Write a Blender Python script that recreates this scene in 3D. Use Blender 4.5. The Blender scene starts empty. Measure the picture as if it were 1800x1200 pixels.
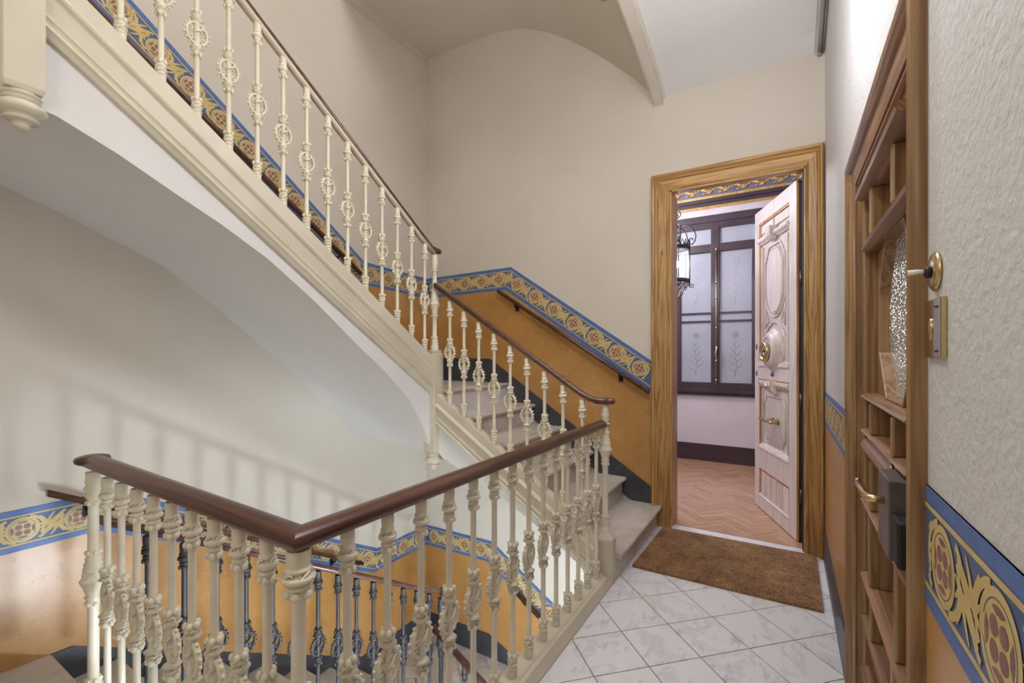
import bpy, math, random
from math import sin, cos, pi, radians, sqrt, atan2
from mathutils import Vector, Matrix

random.seed(7)
C = bpy.context.scene
COL = C.collection

# ------------------------------------------------------------------ camera, world, light, exposure
cd = bpy.data.cameras.new('camera')
cam = bpy.data.objects.new('camera', cd)
COL.objects.link(cam)
cam.location = (0, 0, 1.4)
cam.rotation_euler = (radians(90), 0, radians(31.4))
cd.sensor_width = 36
cd.lens = 793 / 1800 * 36
cd.shift_y = 20 / 1800
cd.clip_start = 0.02
C.camera = cam

w = bpy.data.worlds.new('world'); C.world = w; w.use_nodes = True
w.node_tree.nodes['Background'].inputs[0].default_value = (0.75, 0.85, 1.0, 1)
w.node_tree.nodes['Background'].inputs[1].default_value = 0.6
C.view_settings.view_transform = 'Standard'
C.view_settings.look = 'None'
C.view_settings.exposure = -0.06
C.view_settings.gamma = 1.0
C.view_settings.use_curve_mapping = False


def light(name, kind, loc, power, color, size=0.1, rot=(0, 0, 0), sy=None):
    l = bpy.data.lights.new(name, kind)
    l.energy = power; l.color = color
    if kind == 'AREA':
        l.size = size
        if sy: l.shape = 'RECTANGLE'; l.size_y = sy
    else:
        l.shadow_soft_size = size
    o = bpy.data.objects.new(name, l); COL.objects.link(o)
    o.location = loc; o.rotation_euler = rot
    return o

WARM = (1.0, 0.86, 0.68)
NEUT = (1.0, 0.955, 0.90)
light('well_top_fill', 'AREA', (-1.4, 1.3, 6.7), 88, (1.0, 0.97, 0.94), 1.9, sy=2.2)  # assumed light from above, an unseen area light added to fill the well
light('landing_lamp_light', 'POINT', (-0.53, 1.47, 2.95), 44, (1.0, 0.985, 0.975), 0.10)
light('side_lamp_light', 'POINT', (-0.02, 1.78, 2.84), 27, (0.84, 0.88, 1.0), 0.05)
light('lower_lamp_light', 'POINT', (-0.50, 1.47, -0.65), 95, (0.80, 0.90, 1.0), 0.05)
light('lower_soft_fill', 'POINT', (-0.56, 1.00, -0.74), 160, (0.74, 0.87, 1.0), 0.24)  # soft light added under the landing to wash out the baluster shadows
light('camera_side_fill', 'POINT', (-1.1, -0.75, 2.75), 27, (1.0, 0.95, 0.82), 0.42)  # unseen fill added behind the camera
light('vestibule_lantern_light', 'POINT', (-1.02, 4.90, 2.32), 36, (0.86, 0.90, 1.0), 0.06)
light('room_fill_light', 'POINT', (-1.75, 5.0, 3.1), 95, (0.90, 0.92, 1.0), 0.12)  # extra unseen light added to brighten the room past the doorway
light('lower_hall_light', 'POINT', (-1.7, 1.7, -1.55), 14, (1.0, 0.93, 0.82), 0.12)


# ------------------------------------------------------------------ materials
def srgb(r, g, b):
    f = lambda c: ((c / 255 + 0.055) / 1.055) ** 2.4 if c > 10 else c / 255 / 12.92
    return (f(r), f(g), f(b), 1)


class NT:
    def __init__(self, name):
        self.m = bpy.data.materials.new(name); self.m.use_nodes = True
        self.t = self.m.node_tree; self.n = self.t.nodes
        self.b = self.n['Principled BSDF']
    def node(self, kind, **kw):
        x = self.n.new(kind)
        for k, v in kw.items():
            if k in x.inputs.keys(): x.inputs[k].default_value = v
            else: setattr(x, k, v)
        return x
    def link(self, a, b): self.t.links.new(a, b)
    def ramp(self, fac, stops):
        r = self.n.new('ShaderNodeValToRGB'); e = r.color_ramp.elements
        while len(e) < len(stops): e.new(0.5)
        for i, (p, c) in enumerate(stops): e[i].position = p; e[i].color = c
        self.link(fac, r.inputs[0]); return r.outputs[0]
    def coords(self, scale=(1, 1, 1), rand=False, rot=(0, 0, 0)):
        tc = self.node('ShaderNodeTexCoord'); mp = self.node('ShaderNodeMapping')
        mp.inputs['Scale'].default_value = scale; mp.inputs['Rotation'].default_value = rot
        self.link(tc.outputs['Object'], mp.inputs[0])
        if rand:
            oi = self.node('ShaderNodeObjectInfo'); ma = self.node('ShaderNodeMath', operation='MULTIPLY')
            ma.inputs[1].default_value = 37.0
            self.link(oi.outputs['Random'], ma.inputs[0]); self.link(ma.outputs[0], mp.inputs['Location'])
        return mp.outputs[0]
    def bump(self, h, strength=0.2, dist=0.01):
        bp = self.node('ShaderNodeBump'); bp.inputs['Strength'].default_value = strength
        bp.inputs['Distance'].default_value = dist
        self.link(h, bp.inputs['Height']); self.link(bp.outputs[0], self.b.inputs['Normal'])


def paint(name, c1, c2=None, scale=3.0, rough=0.5, bs=0, bstr=0.15, bdist=0.004, metallic=0, detail=4, pos=(0.35, 0.65)):
    t = NT(name); t.b.inputs['Roughness'].default_value = rough; t.b.inputs['Metallic'].default_value = metallic
    co = t.coords()
    if c2:
        nz = t.node('ShaderNodeTexNoise'); nz.inputs['Scale'].default_value = scale; nz.inputs['Detail'].default_value = detail
        t.link(co, nz.inputs['Vector'])
        t.link(t.ramp(nz.outputs[0], [(pos[0], srgb(*c1)), (pos[1], srgb(*c2))]), t.b.inputs['Base Color'])
    else:
        t.b.inputs['Base Color'].default_value = srgb(*c1)
    if bs:
        nb = t.node('ShaderNodeTexNoise'); nb.inputs['Scale'].default_value = bs; nb.inputs['Detail'].default_value = 5
        t.link(co, nb.inputs['Vector']); t.bump(nb.outputs[0], bstr, bdist)
    return t.m


def wood(name, c1, c2, c3, axis='Z', rough=0.42, ring=16, knots=True, rand=True, coat=0.15, rot=(0, 0, 0)):
    t = NT(name); t.b.inputs['Roughness'].default_value = rough
    t.b.inputs['Coat Weight'].default_value = coat; t.b.inputs['Coat Roughness'].default_value = 0.25
    sc = {'X': (0.045, 1, 1), 'Y': (1, 0.045, 1), 'Z': (1, 1, 0.045)}[axis]
    co = t.coords(sc, rand, rot)
    nz = t.node('ShaderNodeTexNoise'); nz.inputs['Scale'].default_value = ring * 0.8; nz.inputs['Detail'].default_value = 3
    nz.inputs['Distortion'].default_value = 0.4
    t.link(co, nz.inputs['Vector'])
    sn = t.node('ShaderNodeMath', operation='MULTIPLY'); sn.inputs[1].default_value = 42
    t.link(nz.outputs[0], sn.inputs[0])
    s2 = t.node('ShaderNodeMath', operation='SINE'); t.link(sn.outputs[0], s2.inputs[0])
    s3 = t.node('ShaderNodeMapRange'); s3.inputs[1].default_value = -1; t.link(s2.outputs[0], s3.inputs[0])
    fine = t.node('ShaderNodeTexNoise'); fine.inputs['Scale'].default_value = 130; fine.inputs['Detail'].default_value = 2
    t.link(co, fine.inputs['Vector'])
    mix = t.node('ShaderNodeMix', data_type='FLOAT'); mix.inputs[0].default_value = 0.45
    t.link(s3.outputs[0], mix.inputs[2]); t.link(fine.outputs[0], mix.inputs[3])
    col = t.ramp(mix.outputs[0], [(0.15, srgb(*c2)), (0.5, srgb(*c1)), (0.85, srgb(*c3))])
    if knots:
        tc2 = t.coords({'X': (0.45, 1, 1), 'Y': (1, 0.45, 1), 'Z': (1, 1, 0.45)}[axis], rand)
        vo = t.node('ShaderNodeTexVoronoi'); vo.inputs['Scale'].default_value = 5.5; t.link(tc2, vo.inputs['Vector'])
        k = t.ramp(vo.outputs['Distance'], [(0.035, (0, 0, 0, 1)), (0.095, (1, 1, 1, 1))])
        mm = t.node('ShaderNodeMix', data_type='RGBA'); t.link(k, mm.inputs[0])
        mm.inputs[6].default_value = srgb(c2[0] * 0.5, c2[1] * 0.42, c2[2] * 0.4)
        t.link(col, mm.inputs[7]); col = mm.outputs[2]
    if rand:
        oi = t.node('ShaderNodeObjectInfo'); mr = t.node('ShaderNodeMapRange'); mr.inputs[3].default_value = 0.86; mr.inputs[4].default_value = 1.1
        t.link(oi.outputs['Random'], mr.inputs[0])
        m3 = t.node('ShaderNodeMix', data_type='RGBA', blend_type='MULTIPLY'); m3.inputs[0].default_value = 1
        t.link(col, m3.inputs[6]); t.link(mr.outputs[0], m3.inputs[7]); col = m3.outputs[2]
    t.link(col, t.b.inputs['Base Color'])
    t.bump(mix.outputs[0], 0.12, 0.003)
    return t.m


def marble(name, base, vein, scale=2.2, rough=0.28, bump=0.0, pos=(0.02, 0.16)):
    t = NT(name); t.b.inputs['Roughness'].default_value = rough
    co = t.coords((1, 1, 1), True)
    n1 = t.node('ShaderNodeTexNoise'); n1.inputs['Scale'].default_value = scale; n1.inputs['Detail'].default_value = 7
    n1.inputs['Distortion'].default_value = 0.5; n1.inputs['Roughness'].default_value = 0.62
    t.link(co, n1.inputs['Vector'])
    a = t.node('ShaderNodeMath', operation='SUBTRACT'); a.inputs[1].default_value = 0.5; t.link(n1.outputs[0], a.inputs[0])
    b = t.node('ShaderNodeMath', operation='ABSOLUTE'); t.link(a.outputs[0], b.inputs[0])
    n2 = t.node('ShaderNodeTexNoise'); n2.inputs['Scale'].default_value = 26; n2.inputs['Detail'].default_value = 5
    mp = t.node('ShaderNodeMapping'); mp.inputs['Scale'].default_value = (1, 0.35, 1); t.link(co, mp.inputs[0])
    t.link(mp.outputs[0], n2.inputs['Vector'])
    c1 = t.ramp(b.outputs[0], [(pos[0], srgb(*vein)), (pos[1], srgb(*base))])
    sp = t.ramp(n2.outputs[0], [(0.3, (0.72, 0.72, 0.74, 1)), (0.42, (1, 1, 1, 1))])
    mx = t.node('ShaderNodeMix', data_type='RGBA', blend_type='MULTIPLY'); mx.inputs[0].default_value = 0.75
    t.link(c1, mx.inputs[6]); t.link(sp, mx.inputs[7])
    t.link(mx.outputs[2], t.b.inputs['Base Color'])
    if bump: t.bump(n2.outputs[0], bump, 0.003)
    return t.m


def ochre(name):
    t = NT(name); t.b.inputs['Roughness'].default_value = 0.30
    co = t.coords()
    n1 = t.node('ShaderNodeTexNoise'); n1.inputs['Scale'].default_value = 2.2; n1.inputs['Detail'].default_value = 6
    n1.inputs['Roughness'].default_value = 0.7
    t.link(co, n1.inputs['Vector'])
    base = t.ramp(n1.outputs[0], [(0.3, srgb(170, 123, 66)), (0.55, srgb(188, 142, 84)), (0.75, srgb(202, 164, 112))])
    vo = t.node('ShaderNodeTexVoronoi', feature='DISTANCE_TO_EDGE'); vo.inputs['Scale'].default_value = 13
    nd = t.node('ShaderNodeTexNoise'); nd.inputs['Scale'].default_value = 9; nd.inputs['Detail'].default_value = 5
    t.link(co, nd.inputs['Vector'])
    ad = t.node('ShaderNodeMix', data_type='RGBA'); ad.inputs[0].default_value = 0.35
    t.link(co, ad.inputs[6]); t.link(nd.outputs[1], ad.inputs[7]); t.link(ad.outputs[2], vo.inputs['Vector'])
    cr = t.ramp(vo.outputs['Distance'], [(0.0, (0.66, 0.6, 0.52, 1)), (0.035, (1, 1, 1, 1))])
    g = t.ramp(nd.outputs[0], [(0.45, (0, 0, 0, 1)), (0.62, (1, 1, 1, 1))])
    mx = t.node('ShaderNodeMix', data_type='RGBA', blend_type='MULTIPLY')
    t.link(g, mx.inputs[0]); t.link(base, mx.inputs[6]); t.link(cr, mx.inputs[7])
    t.link(mx.outputs[2], t.b.inputs['Base Color'])
    t.bump(nd.outputs[0], 0.05, 0.003)
    return t.m


def hammered():
    t = NT('hammered_glass'); t.b.inputs['Roughness'].default_value = 0.1
    co = t.coords()
    vo = t.node('ShaderNodeTexVoronoi'); vo.inputs['Scale'].default_value = 110; t.link(co, vo.inputs['Vector'])
    t.b.inputs['Base Color'].default_value = srgb(226, 232, 240)
    t.b.inputs['Metallic'].default_value = 0.9
    t.b.inputs['Specular IOR Level'].default_value = 0.9
    t.bump(vo.outputs['Distance'], 1.0, 0.02)
    return t.m


def coir():
    t = NT('coir_pile'); t.b.inputs['Roughness'].default_value = 0.95
    co = t.coords()
    n1 = t.node('ShaderNodeTexNoise'); n1.inputs['Scale'].default_value = 5; n1.inputs['Detail'].default_value = 8
    n1.inputs['Roughness'].default_value = 0.8; t.link(co, n1.inputs['Vector'])
    n2 = t.node('ShaderNodeTexNoise'); n2.inputs['Scale'].default_value = 95; n2.inputs['Detail'].default_value = 2; t.link(co, n2.inputs['Vector'])
    c = t.ramp(n1.outputs[0], [(0.3, srgb(108, 80, 54)), (0.5, srgb(150, 114, 78)), (0.75, srgb(184, 148, 106))])
    d = t.ramp(n2.outputs[0], [(0.3, (0.35, 0.3, 0.28, 1)), (0.6, (1, 1, 1, 1)), (0.72, (1.5, 1.4, 1.3, 1))])
    mx = t.node('ShaderNodeMix', data_type='RGBA', blend_type='MULTIPLY'); mx.inputs[0].default_value = 0.8
    t.link(c, mx.inputs[6]); t.link(d, mx.inputs[7]); t.link(mx.outputs[2], t.b.inputs['Base Color'])
    t.bump(n2.outputs[0], 1.0, 0.012)
    return t.m


def metal(name, c, rough=0.25):
    t = NT(name); t.b.inputs['Base Color'].default_value = srgb(*c)
    t.b.inputs['Metallic'].default_value = 1; t.b.inputs['Roughness'].default_value = rough
    return t.m


def glow(name, c, s):
    t = NT(name); t.b.inputs['Emission Color'].default_value = srgb(*c); t.b.inputs['Emission Strength'].default_value = s
    t.b.inputs['Base Color'].default_value = srgb(*c)
    return t.m


M = {
    'cream_wall': paint('cream_wall', (210, 202, 190), (203, 194, 180), 1.2, 0.75, 90, 0.12, 0.003),
    'plaster_wall': paint('plaster_wall', (208, 207, 206), (201, 199, 197), 1.5, 0.6, 70, 0.5, 0.008),
    'white_paint': paint('white_paint', (226, 224, 222), (220, 218, 216), 1.0, 0.7, 90, 0.1, 0.002),
    'cream_iron': paint('cream_iron', (228, 220, 200), (218, 209, 186), 9, 0.36, 60, 0.1, 0.002),
    'cream_stone': paint('cream_stone', (209, 201, 182), (200, 191, 170), 4, 0.45, 40, 0.08, 0.002),
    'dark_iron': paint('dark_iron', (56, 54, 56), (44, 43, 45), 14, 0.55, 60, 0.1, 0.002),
    'mahogany': wood('mahogany', (88, 54, 42), (70, 41, 32), (102, 66, 52), 'Y', 0.3, 14, False, True, 0.35),
    'mahogany_x': wood('mahogany_x', (88, 54, 42), (70, 41, 32), (102, 66, 52), 'X', 0.3, 14, False, True, 0.35),
    'pine': wood('pine', (178, 136, 80), (146, 102, 54), (196, 156, 98), 'Z', 0.42, 24),
    'pine_x': wood('pine_x', (178, 136, 80), (146, 102, 54), (196, 156, 98), 'X', 0.42, 24),
    'pine_y': wood('pine_y', (160, 112, 72), (122, 80, 48), (182, 134, 92), 'Y', 0.42),
    'oak': wood('oak', (142, 108, 70), (120, 88, 54), (158, 124, 84), 'Z', 0.4, 18, False),
    'oak_y': wood('oak_y', (140, 104, 76), (118, 84, 60), (158, 122, 94), 'Y', 0.4, 18, False),
    'bleached': wood('bleached_pine', (222, 212, 206), (204, 190, 182), (230, 222, 216), 'Z', 0.38, 20, True, True, 0.3),
    'orange_pine': wood('orange_pine', (200, 138, 68), (168, 106, 44), (214, 156, 84), 'Z', 0.4, 12, False),
    'parquet': wood('parquet', (184, 142, 110), (170, 126, 94), (196, 156, 124), 'X', 0.2, 26, False, True, 0.5),
    'marble': marble('floor_marble', (228, 228, 232), (212, 212, 217), 2.6, 0.28, 0.0, (0.0, 0.035)),
    'step_marble': marble('step_marble', (218, 211, 203), (190, 181, 172), 1.5, 0.35, 0.08, (0.0, 0.2)),
    'grout': paint('grout', (128, 124, 120), rough=0.9),
    'ochre': ochre('ochre_dado'),
    'slate': paint('slate_skirting', (72, 73, 80), (58, 59, 66), 7, 0.4, 20, 0.1, 0.003),
    'blue': paint('frieze_blue', (70, 104, 168), (84, 116, 172), 30, 0.45),
    'navy': paint('frieze_ground', (72, 96, 138), (84, 104, 138), 30, 0.45),
    'yellow': paint('frieze_yellow', (208, 184, 124), (196, 170, 106), 25, 0.45),
    'maroon': paint('frieze_maroon', (142, 104, 98), (126, 90, 86), 30, 0.45),
    'coir': coir(),
    'hammered': hammered(),
    'brass': metal('brass', (206, 186, 138), 0.22),
    'chrome': metal('steel', (206, 204, 200), 0.18),
    'wrought': paint('wrought_iron', (58, 48, 46), (80, 68, 62), 20, 0.35, metallic=0.6),
    'black': paint('black_gap', (26, 22, 22), rough=0.6),
    'aubergine': paint('aubergine_wood', (70, 54, 60), (58, 44, 50), 6, 0.3),
    'lavender': paint('room_wall', (216, 208, 212), (208, 200, 206), 2, 0.55),
    'frosted': paint('frosted_pane', (176, 178, 186), (168, 170, 180), 3, 0.42),
    'dark_pane': paint('dark_pane', (84, 88, 98), (60, 62, 70), 3, 0.25),
    'etch': paint('etched_lines', (214, 216, 222), rough=0.2),
    'etch_dark': paint('etched_lines_dark', (146, 148, 158), rough=0.3),
    'gold': paint('gilding', (196, 152, 86), (222, 184, 120), 30, 0.3, metallic=0.5),
    'frieze_grey': paint('cornice_ground', (92, 100, 116), (110, 112, 128), 14, 0.5),
    'lamp_white': glow('lamp_glass', (255, 250, 240), 14),
    'lantern_glass': glow('lantern_glass', (205, 212, 235), 1.0),
    'bulb': glow('lamp_bulb', (255, 255, 255), 40),
    'screw': metal('screw_head', (120, 112, 100), 0.4),
    'lockgrey': paint('lock_case', (104, 94, 94), (84, 76, 76), 20, 0.4),
    'white_plastic': paint('white_plastic', (232, 228, 218), rough=0.4),
    'grey_metal': paint('grey_tube', (150, 146, 138), rough=0.4),
}


# ------------------------------------------------------------------ mesh building
class MB:
    def __init__(self): self.v = []; self.f = []; self.m = []; self.mats = []; self.cur = 0; self.s = []
    def use(self, mat):
        if mat not in self.mats: self.mats.append(mat)
        self.cur = self.mats.index(mat); return self
    def add(self, vs, fs, smooth=False):
        o = len(self.v); self.v += [tuple(p) for p in vs]
        for f in fs: self.f.append([i + o for i in f]); self.m.append(self.cur); self.s.append(smooth)
    def box(self, a, b):
        x0, y0, z0 = a; x1, y1, z1 = b
        if x0 > x1: x0, x1 = x1, x0
        if y0 > y1: y0, y1 = y1, y0
        if z0 > z1: z0, z1 = z1, z0
        self.add([(x0, y0, z0), (x1, y0, z0), (x1, y1, z0), (x0, y1, z0), (x0, y0, z1), (x1, y0, z1), (x1, y1, z1), (x0, y1, z1)],
                 [(0, 3, 2, 1), (4, 5, 6, 7), (0, 1, 5, 4), (1, 2, 6, 5), (2, 3, 7, 6), (3, 0, 4, 7)])
        return self
    def extrude(self, poly, fn0, fn1, smooth=False):
        """poly: 2D outline; fn0/fn1 map (a,b) to 3D at both ends."""
        n = len(poly)
        vs = [fn0(*p) for p in poly] + [fn1(*p) for p in poly]
        fs = [(i, (i + 1) % n, n + (i + 1) % n, n + i) for i in range(n)]
        o = len(self.v)
        self.add(vs, fs, smooth)
        self.add(vs[:n], [tuple(range(n))[::-1]]); self.add(vs[n:], [tuple(range(n))])
        return self
    def sheet(self, rings, smooth=False, closed=False):
        n = len(rings[0]); vs = [p for r in rings for p in r]; fs = []
        for i in range(len(rings) - 1):
            for j in range(n if closed else n - 1):
                k = (j + 1) % n
                fs.append((i * n + j, i * n + k, (i + 1) * n + k, (i + 1) * n + j))
        self.add(vs, fs, smooth); return self
    def lathe(self, prof, c=(0, 0, 0), seg=12, axis='Z', cap=True):
        cx, cy, cz = c; rings = []
        for r, z in prof:
            ring = []
            for k in range(seg):
                a = 2 * pi * k / seg
                p = (r * cos(a), r * sin(a), z)
                if axis == 'X': p = (p[2], p[0], p[1])
                elif axis == 'Y': p = (p[0], p[2], p[1])
                ring.append((cx + p[0], cy + p[1], cz + p[2]))
            rings.append(ring)
        self.sheet(rings, True, True)
        if cap:
            self.add(rings[0], [tuple(range(seg))[::-1]]); self.add(rings[-1], [tuple(range(seg))])
        return self
    def ball(self, c, r, seg=6, sz=1.0):
        n = max(3, seg // 2 + 1)
        self.lathe([(max(r * sin(pi * i / n), 1e-4), -r * sz * cos(pi * i / n)) for i in range(n + 1)], c, seg, cap=False); return self
    def tube(self, pts, r, seg=6, closed=False, flat=1.0):
        P = [Vector(p) for p in pts]; n = len(P); rings = []; up = None
        for i in range(n):
            if closed: t = P[(i + 1) % n] - P[(i - 1) % n]
            else: t = P[min(i + 1, n - 1)] - P[max(i - 1, 0)]
            t.normalize()
            if up is None:
                up = Vector((0, 0, 1)) if abs(t.z) < 0.9 else Vector((1, 0, 0))
            a = t.cross(up)
            if a.length < 1e-5: a = t.orthogonal()
            a.normalize(); b = a.cross(t); b.normalize(); up = b
            rr = r[i] if isinstance(r, (list, tuple)) else r
            rings.append([tuple(P[i] + a * cos(2 * pi * k / seg) * rr * flat + b * sin(2 * pi * k / seg) * rr) for k in range(seg)])
        if closed: rings.append(rings[0])
        self.sheet(rings, True, True)
        if not closed:
            self.add(rings[0], [tuple(range(seg))]); self.add(rings[-1], [tuple(range(seg))[::-1]])
        return self
    def build(self, name, mat=None, parent=None, kind=None, loc=None, bevel=0, fixn=True):
        me = bpy.data.meshes.new(name)
        o = bpy.data.objects.new(name, me); COL.objects.link(o)
        off = Vector((0, 0, 0))
        if loc is not None: off = Vector(loc)
        elif parent is not None: off = wl(parent)
        me.from_pydata([tuple(Vector(p) - off) for p in self.v], [], self.f)
        mats = self.mats if self.mats else [mat]
        for m in mats: me.materials.append(M[m])
        me.polygons.foreach_set('material_index', self.m); me.polygons.foreach_set('use_smooth', self.s)
        me.update()
        if fixn:
            import bmesh
            bm = bmesh.new(); bm.from_mesh(me)
            bmesh.ops.remove_doubles(bm, verts=bm.verts, dist=1e-6)
            bmesh.ops.recalc_face_normals(bm, faces=bm.faces); bm.to_mesh(me); bm.free()
        if parent is not None:
            o.parent = parent; o.location = off - wl(parent)
        else: o.location = off
        if bevel:
            md = o.modifiers.new('bevel', 'BEVEL'); md.width = bevel; md.segments = 2; md.limit_method = 'ANGLE'
        if kind: o['kind'] = kind
        return o


def wl(o):
    p = Vector(o.location)
    while o.parent: o = o.parent; p = p + Vector(o.location)
    return p


def empty(name, loc, label=None, cat=None, group=None, kind=None):
    o = bpy.data.objects.new(name, None); COL.objects.link(o); o.location = loc; o.empty_display_size = 0.1
    if label: o['label'] = label
    if cat: o['category'] = cat
    if group: o['group'] = group
    if kind: o['kind'] = kind
    return o


def lab(o, label=None, cat=None, group=None, kind=None):
    for k, v in (('label', label), ('category', cat), ('group', group), ('kind', kind)):
        if v: o[k] = v
    return o


def put(src, loc_world, parent, name=None, rotz=0):
    c = src.copy(); COL.objects.link(c); c.parent = parent
    c.location = Vector(loc_world) - wl(parent) if parent else Vector(loc_world)
    c.rotation_euler = (0, 0, rotz)
    return c


# ------------------------------------------------------------------ key dimensions (metres)
XL, XR, YB = -3.39, 0.22, 3.75        # left wall, right wall, doorway wall
WX, WY0, WY1 = -2.28, 0.64, 2.60      # stair well edges
RX = -0.975                            # landing balustrade line
XE, YF = -0.90, 0.46                   # landing edges
Q2U, Q2D = 1.108, -1.65                # upper and lower quarter landings
TOP = 6.8

# ------------------------------------------------------------------ setting
b = MB(); b.box((XL - 0.2, -1.2, -2.9), (XL, YB + 0.2, TOP)); b.build('wall_left', 'cream_wall', kind='structure')
DX0, DX1, DZ = -0.80, 0.106, 2.694
wb = MB()
wb.box((XL, YB, -2.9), (DX0, YB + 0.2, TOP)); wb.box((DX1, YB, -2.9), (XR, YB + 0.2, TOP)); wb.box((DX0, YB, DZ), (DX1, YB + 0.05, TOP)); wb.box((DX0, YB + 0.05, 2.83), (DX1, YB + 0.2, TOP)); wb.box((DX0, YB, -2.9), (DX1, YB + 0.2, -0.02))
wall_back = wb.build('wall_back', 'cream_wall', kind='structure')
SY0, SY1, SZ = 1.20, 2.11, 2.03
wr = MB()
wr.box((XR, -1.2, -2.9), (XR + 0.2, SY0, TOP)); wr.box((XR, SY1, -2.9), (XR + 0.2, YB + 0.2, TOP)); wr.box((XR, SY0, SZ), (XR + 0.2, SY1, TOP)); wr.box((XR, SY0, -2.9), (XR + 0.2, SY1, -0.02))
wall_right = wr.build('wall_right', 'plaster_wall', kind='structure')
b = MB(); b.box((XL, -1.4, -2.9), (XR, -1.2, TOP)); b.build('wall_front', 'cream_wall', kind='structure')

# landing slab with marble tiles
fl = MB(); fl.use('grout').box((XE - 0.01, -1.2, -0.26), (XR, YB, -0.012)); fl.box((XL, -1.2, -0.26), (XE - 0.01, YF, -0.012))
fl.use('white_paint').box((XE - 0.012, -1.2, -0.28), (XR, YB, -0.261)); fl.box((XL, -1.2, -0.28), (XE - 0.012, YF, -0.261))
floor = fl.build('floor', kind='structure')


def clip(poly, x0, x1, y0, y1):
    def cut(p, ins, inter):
        out = []
        for i in range(len(p)):
            a, c = p[i - 1], p[i]
            if ins(c):
                if not ins(a): out.append(inter(a, c))
                out.append(c)
            elif ins(a): out.append(inter(a, c))
        return out
    def mk(ax, val, sg):
        ins = lambda q: (q[ax] - val) * sg >= -1e-9
        def inter(a, c):
            t = (val - a[ax]) / (c[ax] - a[ax]); return (a[0] + (c[0] - a[0]) * t, a[1] + (c[1] - a[1]) * t)
        return ins, inter
    for ax, val, sg in ((0, x0, 1), (0, x1, -1), (1, y0, 1), (1, y1, -1)):
        if not poly: return []
        poly = cut(poly, *mk(ax, val, sg))
    return poly


def area(p): return abs(sum(p[i - 1][0] * p[i][1] - p[i][0] * p[i - 1][1] for i in range(len(p)))) / 2


def tiles(parent, x0, x1, y0, y1, z, mat='marble', g=0.0024, H=0.1865, ox=-0.9, oy=2.038, name='tile'):
    i0 = int((x0 - ox) / H) - 2; i1 = int((x1 - ox) / H) + 2; j0 = int((y0 - oy) / H) - 2; j1 = int((y1 - oy) / H) + 2
    for i in range(i0, i1):
        for j in range(j0, j1):
            if (i + j) % 2 == 0: continue
            cx, cy = ox + i * H, oy + j * H
            h = H - g * 1.5
            p = clip([(cx - h, cy), (cx, cy - h), (cx + h, cy), (cx, cy + h)], x0, x1, y0, y1)
            if len(p) < 3 or area(p) < 0.0006: continue
            q = MB(); zz = z + random.uniform(-0.0004, 0.0004)
            q.extrude(p, lambda a, c: (a, c, zz - 0.012), lambda a, c: (a, c, zz))
            q.build(name, mat, parent, loc=(cx, cy, z))


tiles(floor, XE, XR - 0.001, -1.2, YB, 0.0)
tiles(floor, XL + 0.001, XE, -1.2, YF - 0.002, 0.0)

# ceiling: thin brick vault of the landing above, rising away from the doorway wall
CZ = [(3.75, 3.47), (3.6, 3.535), (3.4, 3.59), (3.15, 3.65), (2.9, 3.70), (2.5, 3.76), (2.0, 3.80), (1.2, 3.82), (0.3, 3.80), (-0.5, 3.72), (-1.2, 3.5)]
ce = MB()
ce.sheet([[(XE - 0.03, y, z), (XR, y, z)] for y, z in CZ], True)
ce.add([(XE - 0.03, y, z) for y, z in CZ] + [(XE - 0.03, y, 4.05) for y, z in CZ], [(i, i + 1, i + 12, i + 11) for i in range(10)])
ce.sheet([[(XE - 0.03, y, 4.05), (XR, y, 4.05)] for y, z in CZ])
ceiling = ce.build('ceiling', 'white_paint', kind='structure', fixn=False)
# arched edge beam of the vault
be = MB(); rings = []
for y, z in CZ:
    rings.append([(XE - 0.035, y, z + 0.10), (XE - 0.035, y, z - 0.055), (XE - 0.02, y, z - 0.065), (XE + 0.045, y, z - 0.065), (XE + 0.045, y, z - 0.02), (XE + 0.06, y, z - 0.012), (XE + 0.06, y, z + 0.05)])
be.sheet(rings); be.add(rings[0], [tuple(range(7))])
be.build('trim_1', 'cream_wall', kind='structure', fixn=False)
# raking soffit of the next flight, seen from below
AP = [(-0.93, 3.49), (-1.10, 3.70), (-1.26, 3.857), (-1.48, 4.06), (-1.69, 4.23), (-1.92, 4.39), (-2.16, 4.51), (-2.45, 4.585), (-2.8, 4.61), (-3.39, 4.625)]
so = MB(); rings = []
for y in (3.75, 3.6, 3.4, 3.15, 2.9, 2.6):
    u = (3.75 - y) / 1.15
    row = []
    for x, z in AP:
        k = (x + 3.39) / 2.46
        row.append((x, y, z + 0.23 * k * sin(u * pi / 2)))
    rings.append(row)
so.sheet(rings, True)
edge = rings[-1]
so.add(edge + [(p[0], p[1], p[2] + 0.5) for p in edge], [(i, i + 1, i + 11, i + 10) for i in range(9)])
so.build('ceiling', 'cream_wall', kind='structure', fixn=False)
# the landing of that flight, over the left side
b = MB(); b.box((XL, -1.2, 2.36), (WX + 0.005, 0.30, 2.63)); b.build('ceiling', 'white_paint', kind='structure')
b = MB(); b.box((XL, WY1, 4.63), (WX, YB, 4.85)); b.build('ceiling', 'cream_wall', kind='structure')
# slim moulding at the top of the left wall
b = MB()
for a, c in ((4.56, 0.012), (4.585, 0.022), (4.605, 0.034)): b.box((XL, WY1 - 2.2, a), (XL + c, YB, a + 0.022))
b.build('trim_2', 'cream_wall', kind='structure')
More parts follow.
